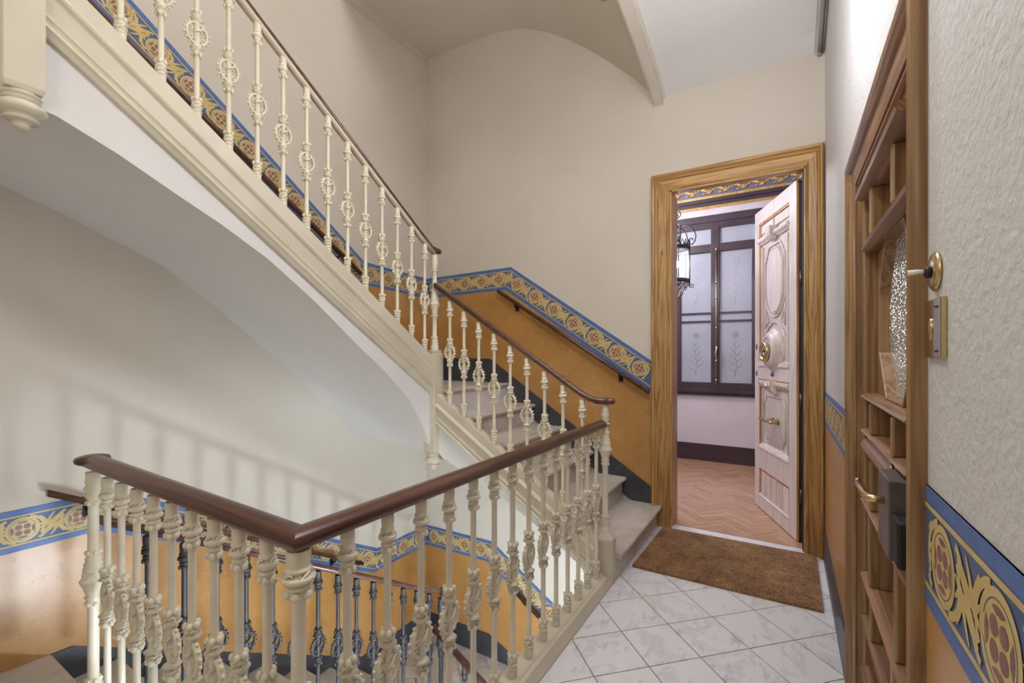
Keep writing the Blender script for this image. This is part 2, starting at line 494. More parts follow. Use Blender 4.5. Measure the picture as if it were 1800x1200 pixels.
# roof over the well, with a capped opening above the added fill light
b = MB(); b.box((XL, -1.2, TOP), (XR, 0.0, TOP + 0.1)); b.box((XL, 2.6, TOP), (XR, YB, TOP + 0.1)); b.box((XL, 0, TOP), (-2.5, 2.6, TOP + 0.1)); b.box((-0.3, 0, TOP), (XR, 2.6, TOP + 0.1))
b.box((-2.5, 0, TOP + 0.1), (-0.3, 2.6, TOP + 0.14))
b.build('ceiling', 'white_paint', kind='structure')
# bottom of the stairwell
b = MB(); b.box((XL, -1.2, -2.95), (XR, YB, -2.78)); low_floor = b.build('floor', 'step_marble', kind='structure')
b = MB(); b.box((XL, WY1, Q2D - 0.2), (WX, YB, Q2D - 0.012)); q2 = b.build('floor', 'grout', kind='structure')
tiles(q2, XL + 0.012, WX, WY1, YB - 0.012, Q2D, 'step_marble', H=0.2)


# ------------------------------------------------------------------ painted dado, frieze and skirting
def wallmap(kind):
    if kind == 'L': return lambda t, z, o: (XL + o, t, z)
    if kind == 'B': return lambda t, z, o: (t, YB - o, z)
    if kind == 'R': return lambda t, z, o: (XR - o, t, z)


def slab(mb, fn, poly, o0, o1):
    mb.extrude(poly, lambda t, z: fn(t, z, o0), lambda t, z: fn(t, z, o1))


FH = 0.215


def offs(path, d):
    """polyline shifted downwards by the perpendicular distance d, mitred."""
    out = []; n = len(path); nr = []
    for i in range(n - 1):
        dx, dz = path[i + 1][0] - path[i][0], path[i + 1][1] - path[i][1]; l = sqrt(dx * dx + dz * dz)
        nr.append((dz / l, -dx / l))
    for i in range(n):
        if i == 0 or i == n - 1:
            m = nr[0] if i == 0 else nr[-1]
            out.append((path[i][0], path[i][1] + d / m[1]))   # vertical end cut
        else:
            a, c = nr[i - 1], nr[i]; s = 1 + a[0] * c[0] + a[1] * c[1]
            out.append((path[i][0] + (a[0] + c[0]) / s * d, path[i][1] + (a[1] + c[1]) / s * d))
    return out


def strokes_motif():
    """one repeat of the painted frieze, as (material, polygon) in the frieze's own plane; pitch 0.222."""
    P = []
    def arcp(cx, cy, r0, r1, a0, a1, n):
        o = [(cx + r1 * cos(a0 + (a1 - a0) * i / n), cy + r1 * sin(a0 + (a1 - a0) * i / n)) for i in range(n + 1)]
        i_ = [(cx + r0 * cos(a0 + (a1 - a0) * i / n), cy + r0 * sin(a0 + (a1 - a0) * i / n)) for i in range(n + 1)]
        return [[o[k], o[k + 1], i_[k + 1], i_[k]] for k in range(n)]
    P.append(('yellow', [(0.065 * cos(2 * pi * k / 28), 0.065 * sin(2 * pi * k / 28)) for k in range(28)], 2))
    for q in arcp(0, 0, 0.0505, 0.0525, 0.3, 2 * pi - 0.3, 22): P.append(('navy', q, 3))
    for k in range(4):
        a = k * pi / 2 + pi / 4
        ex = lambda i: (0.0215 * cos(a) + 0.0138 * cos(2 * pi * i / 10), 0.0215 * sin(a) + 0.0138 * sin(2 * pi * i / 10))
        P.append(('maroon', [ex(i) for i in range(10)], 3))
        a = k * pi / 2
        w_ = 0.50
        pl = [(0.046 * cos(a + t), 0.044 * sin(a + t)) for t in (-w_, -w_ / 2, 0, w_ / 2, w_)]
        pl += [(0.033 * cos(a + t), 0.033 * sin(a + t)) for t in (w_ * 0.45, 0, -w_ * 0.45)]
        P.append(('maroon', pl, 3))
    def stroke(pts, w0, w1):
        n = len(pts); L = []; R = []
        for i, (x, y) in enumerate(pts):
            xa, ya = pts[max(i - 1, 0)]; xb, yb = pts[min(i + 1, n - 1)]
            dx, dy = xb - xa, yb - ya; l = sqrt(dx * dx + dy * dy) or 1
            w_ = w0 + (w1 - w0) * i / (n - 1)
            L.append((x - dy / l * w_, y + dx / l * w_)); R.append((x + dy / l * w_, y - dx / l * w_))
        for i in range(n - 1): P.append(('yellow', [L[i], L[i + 1], R[i + 1], R[i]], 2.2))
    def curl(x0, y0, a0, k, ln, w0=0.006, w1=0.002, n=8):
        x, y, a = x0, y0, a0; pts = [(x, y)]
        for i in range(n):
            a += k * ln / n; x += cos(a) * ln / n; y += sin(a) * ln / n; pts.append((x, y))
        stroke(pts, w0, w1)
    for sgn in (1, -1):
        c = 0.111
        def crl(x, y, a, k, ln, w0=0.0065, w1=0.0018):
            if sgn > 0: curl(c + x, y, a, k, ln, w0, w1)
            else: curl(c - x, -y, a + pi, k, ln, w0, w1)
        crl(-0.085, 0.061, 0.02, -17, 0.125, 0.0075, 0.0055)    # stem hugging the roundel, then dropping into the gap
        crl(-0.022, 0.002, 1.35, -7, 0.066, 0.0095, 0.003)
        crl(-0.020, 0.000, 1.75, 8, 0.062, 0.0080, 0.003)
        crl(-0.010, 0.004, 0.95, -6, 0.066, 0.0095, 0.003)
        crl(0.000, 0.004, 0.50, 8, 0.060, 0.0085, 0.003)
        crl(-0.026, -0.010, 2.1, 12, 0.040, 0.0075, 0.003)
        crl(0.004, -0.006, 0.0, 14, 0.055, 0.0085, 0.003)
        crl(-0.052, -0.058, 0.3, 16, 0.050, 0.0070, 0.004)
    P.append(('yellow', [(0.111 + 0.013 * cos(2 * pi * k / 10), 0.011 * sin(2 * pi * k / 10)) for k in range(10)], 2.3))
    return P


MOTIF = strokes_motif()


def dado(wall, path, bottom, parent, fr=True, phase=0.06, only=None):
    """ochre field below the frieze plus the frieze itself; path is the top edge (t, z)."""
    fn = wallmap(wall)
    low = offs(path, FH - 0.004)
    b = MB(); slab(b, fn, low + bottom[::-1], 0.0, 0.0022); b.build('dado', 'ochre', parent)
    f = MB()
    def band(d0, d1, mat, o):
        f.use(mat); a, c = offs(path, d0), offs(path, d1)
        for i in range(len(path) - 1):
            f.extrude([a[i], a[i + 1], c[i + 1], c[i]], lambda t, z: fn(t, z, 0), lambda t, z: fn(t, z, o))
    band(0, FH, 'navy', 0.0028)
    band(0, 0.026, 'blue', 0.0034); band(FH - 0.026, FH, 'blue', 0.0034)
    band(0.031, 0.039, 'yellow', 0.0034); band(FH - 0.039, FH - 0.031, 'yellow', 0.0034)
    mid = offs(path, FH / 2)
    for i in range(len(mid) - 1):
        (x0, z0), (x1, z1) = mid[i], mid[i + 1]; l = sqrt((x1 - x0) ** 2 + (z1 - z0) ** 2); n = max(1, round(l / 0.224)); p = l / n
        ux, uz = (x1 - x0) / l, (z1 - z0) / l
        for k in range(n):
            cx, cz = x0 + ux * (k + 0.5) * p, z0 + uz * (k + 0.5) * p
            for mi, (mt, poly, lay) in enumerate(MOTIF):
                q = [(cx + a * ux - c * uz, cz + a * uz + c * ux) for a, c in poly]
                if k == n - 1 and lay != 3 and max(a for a, c in poly) > 0.085 and i == len(mid) - 2: continue
                if max(a for a, c in q) > max(x0, x1, path[-1][0]) + 0.0: continue
                f.use(mt); f.add([fn(a, c, 0.0036 + 0.0003 * int(lay) + 0.0000022 * mi) for a, c in q], [tuple(range(len(q)))])
    f.build('frieze', None, parent, fixn=False)


def skirting(wall, poly, parent_name='baseboard_left', o=0.012, mat='slate', kind='structure'):
    b = MB(); slab(b, wallmap(wall), poly, 0.0, o); return b.build(parent_name, mat, kind=kind)


trimE = {k: empty(k2, (0, 0, 0), kind='structure') for k, k2 in (('L', 'trim_3'), ('B', 'trim_4'), ('R', 'trim_5'))}
# left wall: lower flight, upper flight
dado('L', [(-1.2, 0.591), (1.034, 0.591), (3.05, -0.49), (YB, -0.49)], [(-1.2, -0.02), (0.44, -0.02), (0.46, -0.2), (0.80, -0.235), (2.80, -1.6), (YB, -1.6)], trimE['L'])
dado('L', [(0.42, 4.05), (2.89, 2.254), (YB, 2.214)], [(0.42, 2.65), (2.60, 1.15), (YB, 1.15)], trimE['L'])
dado('B', [(XL, 2.214), (-2.30, 2.236), (-0.95, 1.336)], [(XL, 1.12), (-2.40, 1.12), (-0.95, 0.18)], trimE['B'])
dado('B', [(XL, -0.49), (-2.52, -0.485), (-0.05, -2.03)], [(XL, -1.6), (-2.32, -1.6), (-0.05, -2.75)], trimE['B'])
dado('R', [(-1.2, 1.159), (1.11, 1.159)], [(-1.2, 0.15), (1.11, 0.15)], trimE['R'])
dado('R', [(2.20, 1.150), (3.72, 1.135)], [(2.20, 0.15), (3.72, 0.15)], trimE['R'])
skirting('L', [(0.745, -0.222), (0.867, -0.225), (2.855, -1.43), (YB, -1.43), (YB, Q2D), (2.80, Q2D), (2.76, -1.62), (0.78, -0.42)], 'baseboard_left')
skirting('L', [(WY1, 1.343), (YB, 1.343), (YB, Q2U), (WY1, Q2U)], 'baseboard_left')
skirting('B', [(XL, 1.343), (-2.545, 1.343), (-0.95, 0.304), (-0.95, 0.165), (-1.1, 0.165), (-2.36, 0.98), (-2.36, Q2U), (XL, Q2U)], 'baseboard_back')
skirting('B', [(XL, -1.43), (-2.56, -1.42), (-2.36, -1.50), (-0.40, -2.74), (-0.95, -2.78), (-2.30, -1.9), (-2.34, Q2D), (XL, Q2D)], 'baseboard_back')
skirting('R', [(-1.2, 0), (-1.2, 0.20), (1.11, 0.20), (1.11, 0)], 'baseboard_right')
skirting('R', [(2.20, 0), (2.20, 0.20), (3.72, 0.20), (3.72, 0)], 'baseboard_right')


# ------------------------------------------------------------------ stairs
def tread_mb(x0, x1, y0, y1, z, th=0.034, nose='+X'):
    b = MB()
    r = th / 2; pr = [(0.02 + 0, -th)]
    pr = [(-0.0, -th), (0.02, -th)] + [(0.02 + r * cos(a), -r + r * sin(a)) for a in (-1.2, -0.6, 0, 0.6, 1.2)] + [(0.02, 0), (-(x1 - x0 if nose == '+X' else y1 - y0), 0), (-(x1 - x0 if nose == '+X' else y1 - y0), -th)]
    if nose == '+X': b.extrude(pr, lambda a, c: (x1 + a, y0, z + c), lambda a, c: (x1 + a, y1, z + c))
    else: b.extrude(pr, lambda a, c: (x0, y1 + a, z + c), lambda a, c: (x1, y1 + a, z + c))   # nose towards +Y
    return b


def finial(parent, x, y, ztop, s=1.0):
    b = MB()
    pr = [(0.050, 0), (0.053, -0.006), (0.053, -0.012), (0.046, -0.016), (0.050, -0.020), (0.050, -0.026), (0.044, -0.030), (0.060, -0.040), (0.068, -0.052), (0.066, -0.064), (0.052, -0.076), (0.040, -0.082),
          (0.046, -0.086), (0.046, -0.092), (0.036, -0.097), (0.024, -0.102), (0.025, -0.112), (0.018, -0.122), (0.006, -0.127), (0.001, -0.128)]
    b.lathe([(r * s, ztop + z * s) for r, z in pr], (x, y, 0), 24)
    return b.build('drop_finial', 'cream_stone', parent)


def newel_box(parent, x, y, z0, z1, w=0.052):
    b = MB()
    b.box((x - w, y - w, z0 + 0.02), (x + w, y + w, z1))
    b.extrude([(x - w, y - w), (x + w, y - w), (x + w, y + w), (x - w, y + w)], lambda a, c: (x + (a - x) * 0.9, y + (c - y) * 0.9, z0), lambda a, c: (a, c, z0 + 0.02))
    b.box((x - w * 0.8, y - w * 0.8, z1), (x + w * 0.8, y + w * 0.8, z1 + 0.02))
    o = b.build('newel_block', 'cream_stone', parent, bevel=0.004)
    finial(o, x, y, z0)
    return o


# flight climbing along the doorway wall
ZA = [0.17, 0.358, 0.545, 0.733, 0.920, Q2U]
sa = empty('staircase', (XE, 2.66, 0), 'short marble flight climbing left beside the open pine doorway', 'staircase')
for k in range(6):
    xf = XE - 0.29 * k
    zb = 0 if k == 0 else ZA[k - 1]
    tread_mb(xf - 0.31 if k < 5 else XL + 0.001, xf, WY1 + 0.06 if k else 2.70, YB - 0.013, ZA[k]).build('tread', 'step_marble', sa, loc=(xf, 3.1, ZA[k]))
    q = MB(); q.box((xf - 0.03, WY1 + 0.06 if k else 2.71, zb), (xf, YB - 0.013, ZA[k] - 0.034)); q.build('riser', 'step_marble', sa, loc=(xf, 3.2, zb))
q = MB()   # landing slab behind the last riser
q.box((XL + 0.001, 2.66, Q2U - 0.2), (WX - 0.06, YB - 0.001, Q2U - 0.035)); q.build('landing_slab', 'white_paint', sa)
SA = lambda x: 1.06 - 0.64 * (x + 2.18)      # top line of the stringer
SB = lambda y: 1.349 + 0.70 * (2.585 - y)


def stringer_profile(h=0.27):
    return [(0.0, 0.0), (0.0, -0.075), (0.006, -0.08), (0.014, -0.088), (0.018, -0.098), (0.014, -0.108), (0.004, -0.116), (0.0, -0.122), (-0.004, -0.19),
            (0.004, -0.198), (0.008, -0.208), (0.002, -0.216), (0.0, -0.226), (0.010, -0.236), (0.014, -0.248), (0.004, -0.258), (-0.006, -h), (-0.075, -h), (-0.075, -0.01), (-0.066, 0.0)]


q = MB(); pr = [(a, c * 0.86) for a, c in stringer_profile()]
xa, xb = WX + 0.05, -0.99
q.extrude(pr, lambda a, c: (xa, 2.575 - a, SA(xa) + c), lambda a, c: (xb, 2.575 - a, SA(xb) + c))
q.build('stringer', 'cream_stone', sa)
q = MB()   # white cheek below the stringer, with its curved lower edge
low = [(-2.28, 0.70), (-2.19, 0.616), (-1.9, 0.50), (-1.587, 0.367), (-1.30, 0.22), (-1.09, 0.08), (-0.92, -0.10), (-0.92, -0.27)]
up = [(x, SA(x) - 0.215) for x, z in low[:-1]] + [(-0.92, SA(-0.92) - 0.215)]
for i in range(len(low) - 1):
    q.extrude([low[i], low[i + 1], up[i + 1], up[i]], lambda a, c: (a, 2.60, c), lambda a, c: (a, 2.66, c))
q.sheet([[(x, 2.60, z), (x, YB - 0.001, z)] for x, z in low], True)
q.build('soffit', 'white_paint', sa, fixn=False)

# flight climbing along the left wall towards the viewer
sb = empty('staircase', (WX, 2.6, Q2U), 'upper flight over the left wall with white underside and moulded cream stringer', 'staircase')
for k in range(8):
    yf = WY1 - 0.27 * k; z = Q2U + 0.19 * (k + 1)
    tread_mb(XL + 0.013, WX - 0.06, yf - 0.29, yf, z, nose='+Y').build('tread', 'step_marble', sb, loc=(WX, yf, z))
    q = MB(); q.box((XL + 0.013, yf - 0.03, z - 0.19), (WX - 0.06, yf, z - 0.034)); q.build('riser', 'step_marble', sb, loc=(WX, yf, z))
q = MB(); pr = stringer_profile(0.275)
q.extrude(pr, lambda a, c: (WX + 0.03 + a, 2.55, SB(2.55) + c), lambda a, c: (WX + 0.03 + a, 0.50, SB(0.50) + c))
q.build('stringer', 'cream_stone', sb)
BP = [(0.30, 2.30), (0.54, 2.263), (0.72, 2.19), (0.89, 2.105), (1.10, 2.005), (1.324, 1.882), (1.60, 1.685), (1.873, 1.46), (2.12, 1.27), (2.33, 1.076), (2.45, 0.91), (2.53, 0.76), (2.57, 0.66)]
BW = [(0.30, 2.36), (0.60, 2.246), (0.80, 2.17), (0.98, 2.09), (1.15, 2.02), (1.30, 1.944), (1.65, 1.68), (2.00, 1.385), (2.25, 1.168), (2.42, 1.02), (2.58, 0.86), (2.70, 0.73), (2.775, 0.644)]
q = MB()
mid = [((a[0] * 0.5 + c[0] * 0.5), a[1] * 0.5 + c[1] * 0.5 + 0.012) for a, c in zip(BP, BW)]
q.sheet([[(XL + 0.0005, y2, z2), ((XL + WX) / 2, ym, zm), (WX + 0.005, y, z)] for (y, z), (ym, zm), (y2, z2) in zip(BP, mid, BW)], True)
up = [(y, SB(y) - 0.26) for y, z in BP]
q.add([(WX + 0.005, y, z) for y, z in BP] + [(WX + 0.005, y, z) for y, z in up], [(i, i + 1, i + 14, i + 13) for i in range(12)])
# flat underside of the quarter landing behind the lip
q.sheet([[(XL + 0.0005, 2.775, 0.644), ((XL + WX) / 2, 2.6725, 0.664), (WX + 0.005, 2.57, 0.66)], [(XL + 0.0005, YB - 0.001, 0.70), ((XL + WX) / 2, YB - 0.001, 0.70), (WX + 0.005, YB - 0.001, 0.70)]])
q.build('soffit', 'white_paint', sb, fixn=False)
newel_box(sb, WX, 2.60, 0.65, 1.40)
newel_box(sb, WX, 0.45, 2.30, 3.10)

# flight going down along the left wall, and the next one along the doorway wall
sc = empty('staircase', (WX, 0.5, -1.65), 'descending marble flight along the left wall with dark iron balusters', 'staircase')
for k in range(9):
    yf = 2.78 - 0.29 * k; z = Q2D + 0.1833 * (k + 1) - 0.038
    if k == 8: continue
    tread_mb(XL + 0.001 if k == 7 else XL + 0.013, WX + 0.03, yf - 0.30, yf, z, nose='+Y').build('tread', 'step_marble', sc, loc=(WX, yf, z))
for k in range(9):
    yf = 2.78 - 0.29 * k; z = Q2D + 0.1833 * (k + 1) - (0.038 if k < 8 else 0)
    q = MB(); q.box((XL + 0.001, yf - 0.03, z - 0.1833 if k else Q2D), (WX + 0.03, yf, z - 0.034 if k < 8 else -0.013)); q.build('riser', 'step_marble', sc, loc=(WX, yf, z))
q = MB()
q.extrude([(0, 0), (0, -0.25), (-0.06, -0.25), (-0.06, 0)], lambda a, c: (WX + 0.05 + a, 2.78, -1.50 + c), lambda a, c: (WX + 0.05 + a, 0.66, -0.19 + c))
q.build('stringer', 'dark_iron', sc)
sd = empty('staircase', (WX, 2.66, -2.7), 'lowest marble flight dropping right below the doorway wall', 'staircase')
for k in range(6):
    xf = WX + 0.29 * (k + 1); z = Q2D - 0.1833 * (k + 1)
    tread_mb(xf - 0.31, xf, WY1 + 0.02, YB - 0.013, z).build('tread', 'step_marble', sd, loc=(xf, 3.1, z))
    q = MB(); q.box((xf - 0.32, WY1 + 0.02, z), (xf - 0.29, YB - 0.013, z + 0.15)); q.build('riser', 'step_marble', sd, loc=(xf, 3.1, z))
q = MB()
q.extrude([(0, 0), (0, -0.25), (0.06, -0.25), (0.06, 0)], lambda a, c: (WX, 2.56 + a, Q2D + 0.10 + c), lambda a, c: (-0.55, 2.56 + a, Q2D - 1.0 + c))
q.build('stringer', 'dark_iron', sd)


# ------------------------------------------------------------------ balusters
def baluster_mb(L, zm0, zm1, top_r=0.0165, low_foot=True):
    """cast iron baluster, foot at z=0, total length L, ornamental knot between zm0 and zm1."""
    b = MB(); R = 0.0115
    pr = []
    def ring(z, r, h, base=R * 1.25):
        pr.extend([(base, z - h / 2 - 0.002), (r * 0.93, z - h / 2), (r, z), (r * 0.93, z + h / 2), (base, z + h / 2 + 0.002)])
    pr += [(0.0165, 0), (0.0185, 0.012), (0.0185, 0.03)]
    ring(0.040, 0.021, 0.007, 0.0175); ring(0.056, 0.0225, 0.008, 0.017); ring(0.074, 0.0215, 0.009, 0.0155)
    pr += [(0.0145, 0.088), (0.0115, 0.10)]
    pr += [(R * 0.96, zm0 - 0.012)]
    def knot(z0, s):
        pts = [(0.000, R), (0.004, 0.014), (0.008, 0.0135), (0.014, 0.0155), (0.019, 0.0225), (0.024, 0.0155), (0.029, 0.0165), (0.036, 0.0270), (0.042, 0.0185), (0.046, 0.015)]
        return [(r, z0 + s * z) for z, r in pts]
    pr += knot(zm0, 1)
    zc0, zc1 = zm0 + 0.05, zm1 - 0.05
    n = 6
    for i in range(n):
        z = zc0 + (zc1 - zc0) * (i + 0.5) / n
        pr += [(0.0115, z - 0.006), (0.0145, z), (0.0115, z + 0.006)]
    pr += knot(zm1, -1)[::-1]
    pr += [(R * 0.96, zm1 + 0.012), (R * 0.94, L - 0.115)]
    pr += [(0.0135, L - 0.108), (0.0140, L - 0.098)]
    ring(L - 0.086, 0.0195, 0.008, 0.0155); ring(L - 0.066, 0.0265, 0.012, 0.0165); ring(L - 0.046, 0.0205, 0.008, 0.0165)
    pr += [(0.0175, L - 0.034), (0.0185, L - 0.012), (0.0175, L)]
    b.lathe(pr, (0, 0, 0), 12)
    for z, r, s in ((0.092, 0.0160, 0.0090), (zm0 + 0.004, 0.0160, 0.0095), (zm1 - 0.004, 0.0160, 0.0095), (L - 0.104, 0.0155, 0.0085)):
        for k in range(5): b.ball((r * cos(k * 2 * pi / 5 + 0.4), r * sin(k * 2 * pi / 5 + 0.4), z), s, 6, 1.25)
    for z, r, s in ((0.062, 0.019, 0.006), (L - 0.055, 0.019, 0.006), (zm0 + 0.027, 0.018, 0.006), (zm1 - 0.027, 0.018, 0.006)):   # leaf curls between the rings
        for k in range(4):
            a = k * pi / 2
            pts = [(r * cos(a + t * 0.55), r * sin(a + t * 0.55), z + 0.007 * sin(t * pi)) for t in (-1, -0.5, 0, 0.5, 1)]
            b.tube(pts, [0.002, 0.004, 0.0045, 0.004, 0.002], 5)
    return b


def medallion_mb(s=0.88):
    """pierced disc of leaf scrolls with a beaded rim; lies in the local X-Z plane."""
    b = MB(); n = 24
    rim = []
    for k in range(n):
        c_, s_ = cos(2 * pi * k / n), sin(2 * pi * k / n)
        rim.append([(0.052 * s * c_, -0.006, 0.061 * s * s_), (0.054 * s * c_, 0.0, 0.063 * s * s_), (0.052 * s * c_, 0.006, 0.061 * s * s_),
                    (0.045 * s * c_, 0.010, 0.053 * s * s_), (0.041 * s * c_, 0.0, 0.049 * s * s_), (0.045 * s * c_, -0.010, 0.053 * s * s_)])
    b.sheet(rim + [rim[0]], True, True)
    for sg in (1, -1):
        for k in range(6):
            a = -0.95 + 1.9 * k / 5
            b.ball((sg * 0.057 * s * cos(a), 0, 0.066 * s * sin(a)), 0.0068 * s, 6)
        for c, r0 in ((0.022, 0.013), (-0.022, 0.013)):
            pts = [(sg * (0.027 * s + r0 * s * (1 - t * 0.7) * cos(t * 4.6 + 1.2)), 0, (c + r0 * (1 - t * 0.7) * sin(t * 4.6 + 1.2) * (1 if c > 0 else -1)) * s) for t in [i / 7 for i in range(8)]]
            b.tube(pts, 0.0048 * s, 5)
    b.tube([(-0.020 * s, 0.012, -0.030 * s), (-0.004 * s, 0.016, -0.012 * s), (0.016 * s, 0.014, -0.002 * s)], [0.003, 0.006, 0.002], 5)
    b.tube([(-0.016 * s, -0.014, 0.002 * s), (0.004 * s, -0.016, 0.014 * s), (0.020 * s, -0.012, 0.032 * s)], [0.002, 0.006, 0.003], 5)
    return b


def newel_mb(L, zv=0.36, top_r=0.021, R=0.0175):
    """stouter post with a leafy vase half way up."""
    b = MB(); pr = [(0.030, 0), (0.031, 0.035), (0.024, 0.04), (0.031, 0.052), (0.024, 0.062), (0.030, 0.074), (0.022, 0.084), (0.026, 0.092), (R, 0.104)]
    z = zv
    pr += [(R, z - 0.085), (0.023, z - 0.075), (0.020, z - 0.066), (0.027, z - 0.056), (0.021, z - 0.046), (0.026, z - 0.034), (0.031, z - 0.015), (0.040, z + 0.004), (0.042, z + 0.010), (0.034, z + 0.020), (0.030, z + 0.040),
           (0.032, z + 0.055), (0.026, z + 0.060), (0.030, z + 0.070), (0.023, z + 0.080), (0.026, z + 0.090), (0.021, z + 0.100), (0.022, z + 0.110), (R, z + 0.118)]
    pr += [(R * 0.95, L - 0.125), (0.021, L - 0.115), (0.018, L - 0.105), (0.027, L - 0.09), (0.020, L - 0.078), (0.031, L - 0.062), (0.021, L - 0.048), (0.026, L - 0.036), (0.023, L - 0.028), (0.024, L)]
    b.lathe(pr, (0, 0, 0), 16)
    for zz, r, s in ((z - 0.080, 0.02, 0.008), (z + 0.112, 0.02, 0.008), (L - 0.118, 0.019, 0.008), (0.095, 0.021, 0.008)):
        for k in range(6): b.ball((r * cos(k * pi / 3), r * sin(k * pi / 3), zz), s, 6, 1.2)
    for k in range(6):
        a = k * pi / 3
        b.tube([(0.030 * cos(a - 0.4), 0.030 * sin(a - 0.4), z + 0.045), (0.033 * cos(a), 0.033 * sin(a), z + 0.022), (0.030 * cos(a + 0.4), 0.030 * sin(a + 0.4), z + 0.045)], 0.0025, 5)
    return b


def sweep_rail(mb, path, prof):
    """prof: (side, up) outline, carried along a 3D path with mitred corners."""
    P = [Vector(p) for p in path]; rings = []
    for i, p in enumerate(P):
        d0 = (P[i] - P[i - 1]).normalized() if i else None
        d1 = (P[i + 1] - P[i]).normalized() if i < len(P) - 1 else None
        if d0 is None: d0 = d1
        if d1 is None: d1 = d0
        h0 = Vector((d0.x, d0.y, 0)).normalized(); h1 = Vector((d1.x, d1.y, 0)).normalized()
        s0 = Vector((h0.y, -h0.x, 0)); s1 = Vector((h1.y, -h1.x, 0))
        s = (s0 + s1) / (1 + s0.dot(s1))
        rings.append([tuple(p + s * a + Vector((0, 0, c))) for a, c in prof])
    mb.sheet(rings, True, True)
    mb.add(rings[0], [tuple(range(len(prof)))]); mb.add(rings[-1], [tuple(range(len(prof)))[::-1]])


RP = [(-0.024, -0.020), (-0.034, -0.012), (-0.036, 0.0), (-0.033, 0.012), (-0.022, 0.021), (0, 0.025), (0.022, 0.021), (0.033, 0.012), (0.036, 0.0), (0.034, -0.012), (0.024, -0.020)]


def rail_prof(s=1.0, v=1.0): return [(a * s, c * v) for a, c in RP]


proto_cache = {}


def row(parent, pts, L, zm0, zm1, mat, ang, key, skip=()):
    """pts: foot positions; every post is a child of the balustrade with its medallion below it."""
    if key not in proto_cache:
        me = baluster_mb(L, zm0, zm1).build('baluster', mat, None, loc=(0, 0, 0), fixn=False)
        md = medallion_mb().build('medallion', mat, None, loc=(0, 0, 0), fixn=False)
        proto_cache[key] = (me.data, md.data)
        bpy.data.objects.remove(me); bpy.data.objects.remove(md)
    dm, dd = proto_cache[key]
    for p in pts:
        o = bpy.data.objects.new('baluster', dm); COL.objects.link(o); o.parent = parent
        o.location = Vector(p) - wl(parent); o.rotation_euler = (0, 0, ang)
        m = bpy.data.objects.new('medallion', dd); COL.objects.link(m); m.parent = o
        m.location = (0, 0, (zm0 + zm1) / 2)


def post(parent, p, L, zv, mat, name='newel_post'):
    b = newel_mb(L, zv); b.v = [(x + p[0], y + p[1], z + p[2]) for x, y, z in b.v]
    return b.build(name, mat, parent, fixn=False)


# landing balustrade (two sides of the well, mitred at the corner)
KZ = 0.055
la = empty('landing_balustrade', (RX, WY0, 0), 'cream iron balustrade turning the corner of the landing in the foreground', 'balustrade')
ys = [WY0 + 0.1375 * k for k in range(1, 15)]
row(la, [(RX, y, KZ) for y in ys], 0.888, 0.35, 0.553, 'cream_iron', pi / 2, 'land')
xs = [RX - 0.1285 * k for k in range(1, 10)]
row(la, [(x, WY0, KZ) for x in xs], 0.888, 0.35, 0.553, 'cream_iron', 0, 'land')
cb = baluster_mb(0.888, 0.35, 0.553); cb.v = [(RX + x * 1.5, WY0 + y * 1.5, KZ + z) for x, y, z in cb.v]
cb.build('corner_post', 'cream_iron', la, fixn=False)
post(la, (WX + 0.01, WY0, KZ), 0.89, 0.47, 'cream_iron')
q = MB(); sweep_rail(q, [(RX, 2.705, 0.962), (RX, WY0, 0.967)], rail_prof())
q.build('handrail', 'mahogany', la)
q = MB(); sweep_rail(q, [(RX, WY0 + 0.0, 0.967), (WX + 0.05, WY0, 0.985), (WX - 0.02, WY0, 0.990)], rail_prof())
# mitre: cut both lengths on the diagonal
q = MB()
pr = rail_prof()
q.sheet([[(RX + a, WY0 - a, 0.967 + c) for a, c in pr], [(WX + 0.02, WY0 - a, 0.985 + c) for a, c in pr]], True, True)
q.lathe([(0.001, 0.972), (0.040, 0.974), (0.052, 0.982), (0.055, 0.992), (0.050, 1.002), (0.030, 1.008), (0.001, 1.010)], (WX + 0.0, WY0, 0), 20)
q.build('handrail', 'mahogany_x', la)
for o in [x for x in la.children if x.name.startswith('handrail')][:1]:
    me = o.data
    q = MB(); q.sheet([[(RX + a, WY0 - a, 0.967 + c) for a, c in pr], [(RX + a, 2.70, 0.962 + c) for a, c in pr]], True, True)
    q.add([(RX + a, 2.70, 0.962 + c) for a, c in pr], [tuple(range(len(pr)))])
    bpy.data.objects.remove(o)
    q.build('handrail', 'mahogany', la)
# moulded kerb under the balusters
kp = [(-0.075, -0.30), (-0.075, -0.06), (-0.060, -0.05), (-0.060, 0.035), (-0.050, 0.048), (-0.035, 0.055), (0.028, 0.055), (0.034, 0.050), (0.052, 0.050), (0.076, 0.010), (0.076, -0.26), (0.0, -0.30)]
q = MB()
q.sheet([[(RX + a, 2.64, c) for a, c in kp], [(RX + a, WY0 - a, c) for a, c in kp], [(XL + 1.08, WY0 - a, c) for a, c in kp]], False, True)
q.build('kerb', 'cream_stone', la)
q = MB(); q.box((XL + 1.1, YF - 0.03, -0.28), (XE, 0.57, -0.001)); q.build('kerb_filler', 'cream_stone', la)
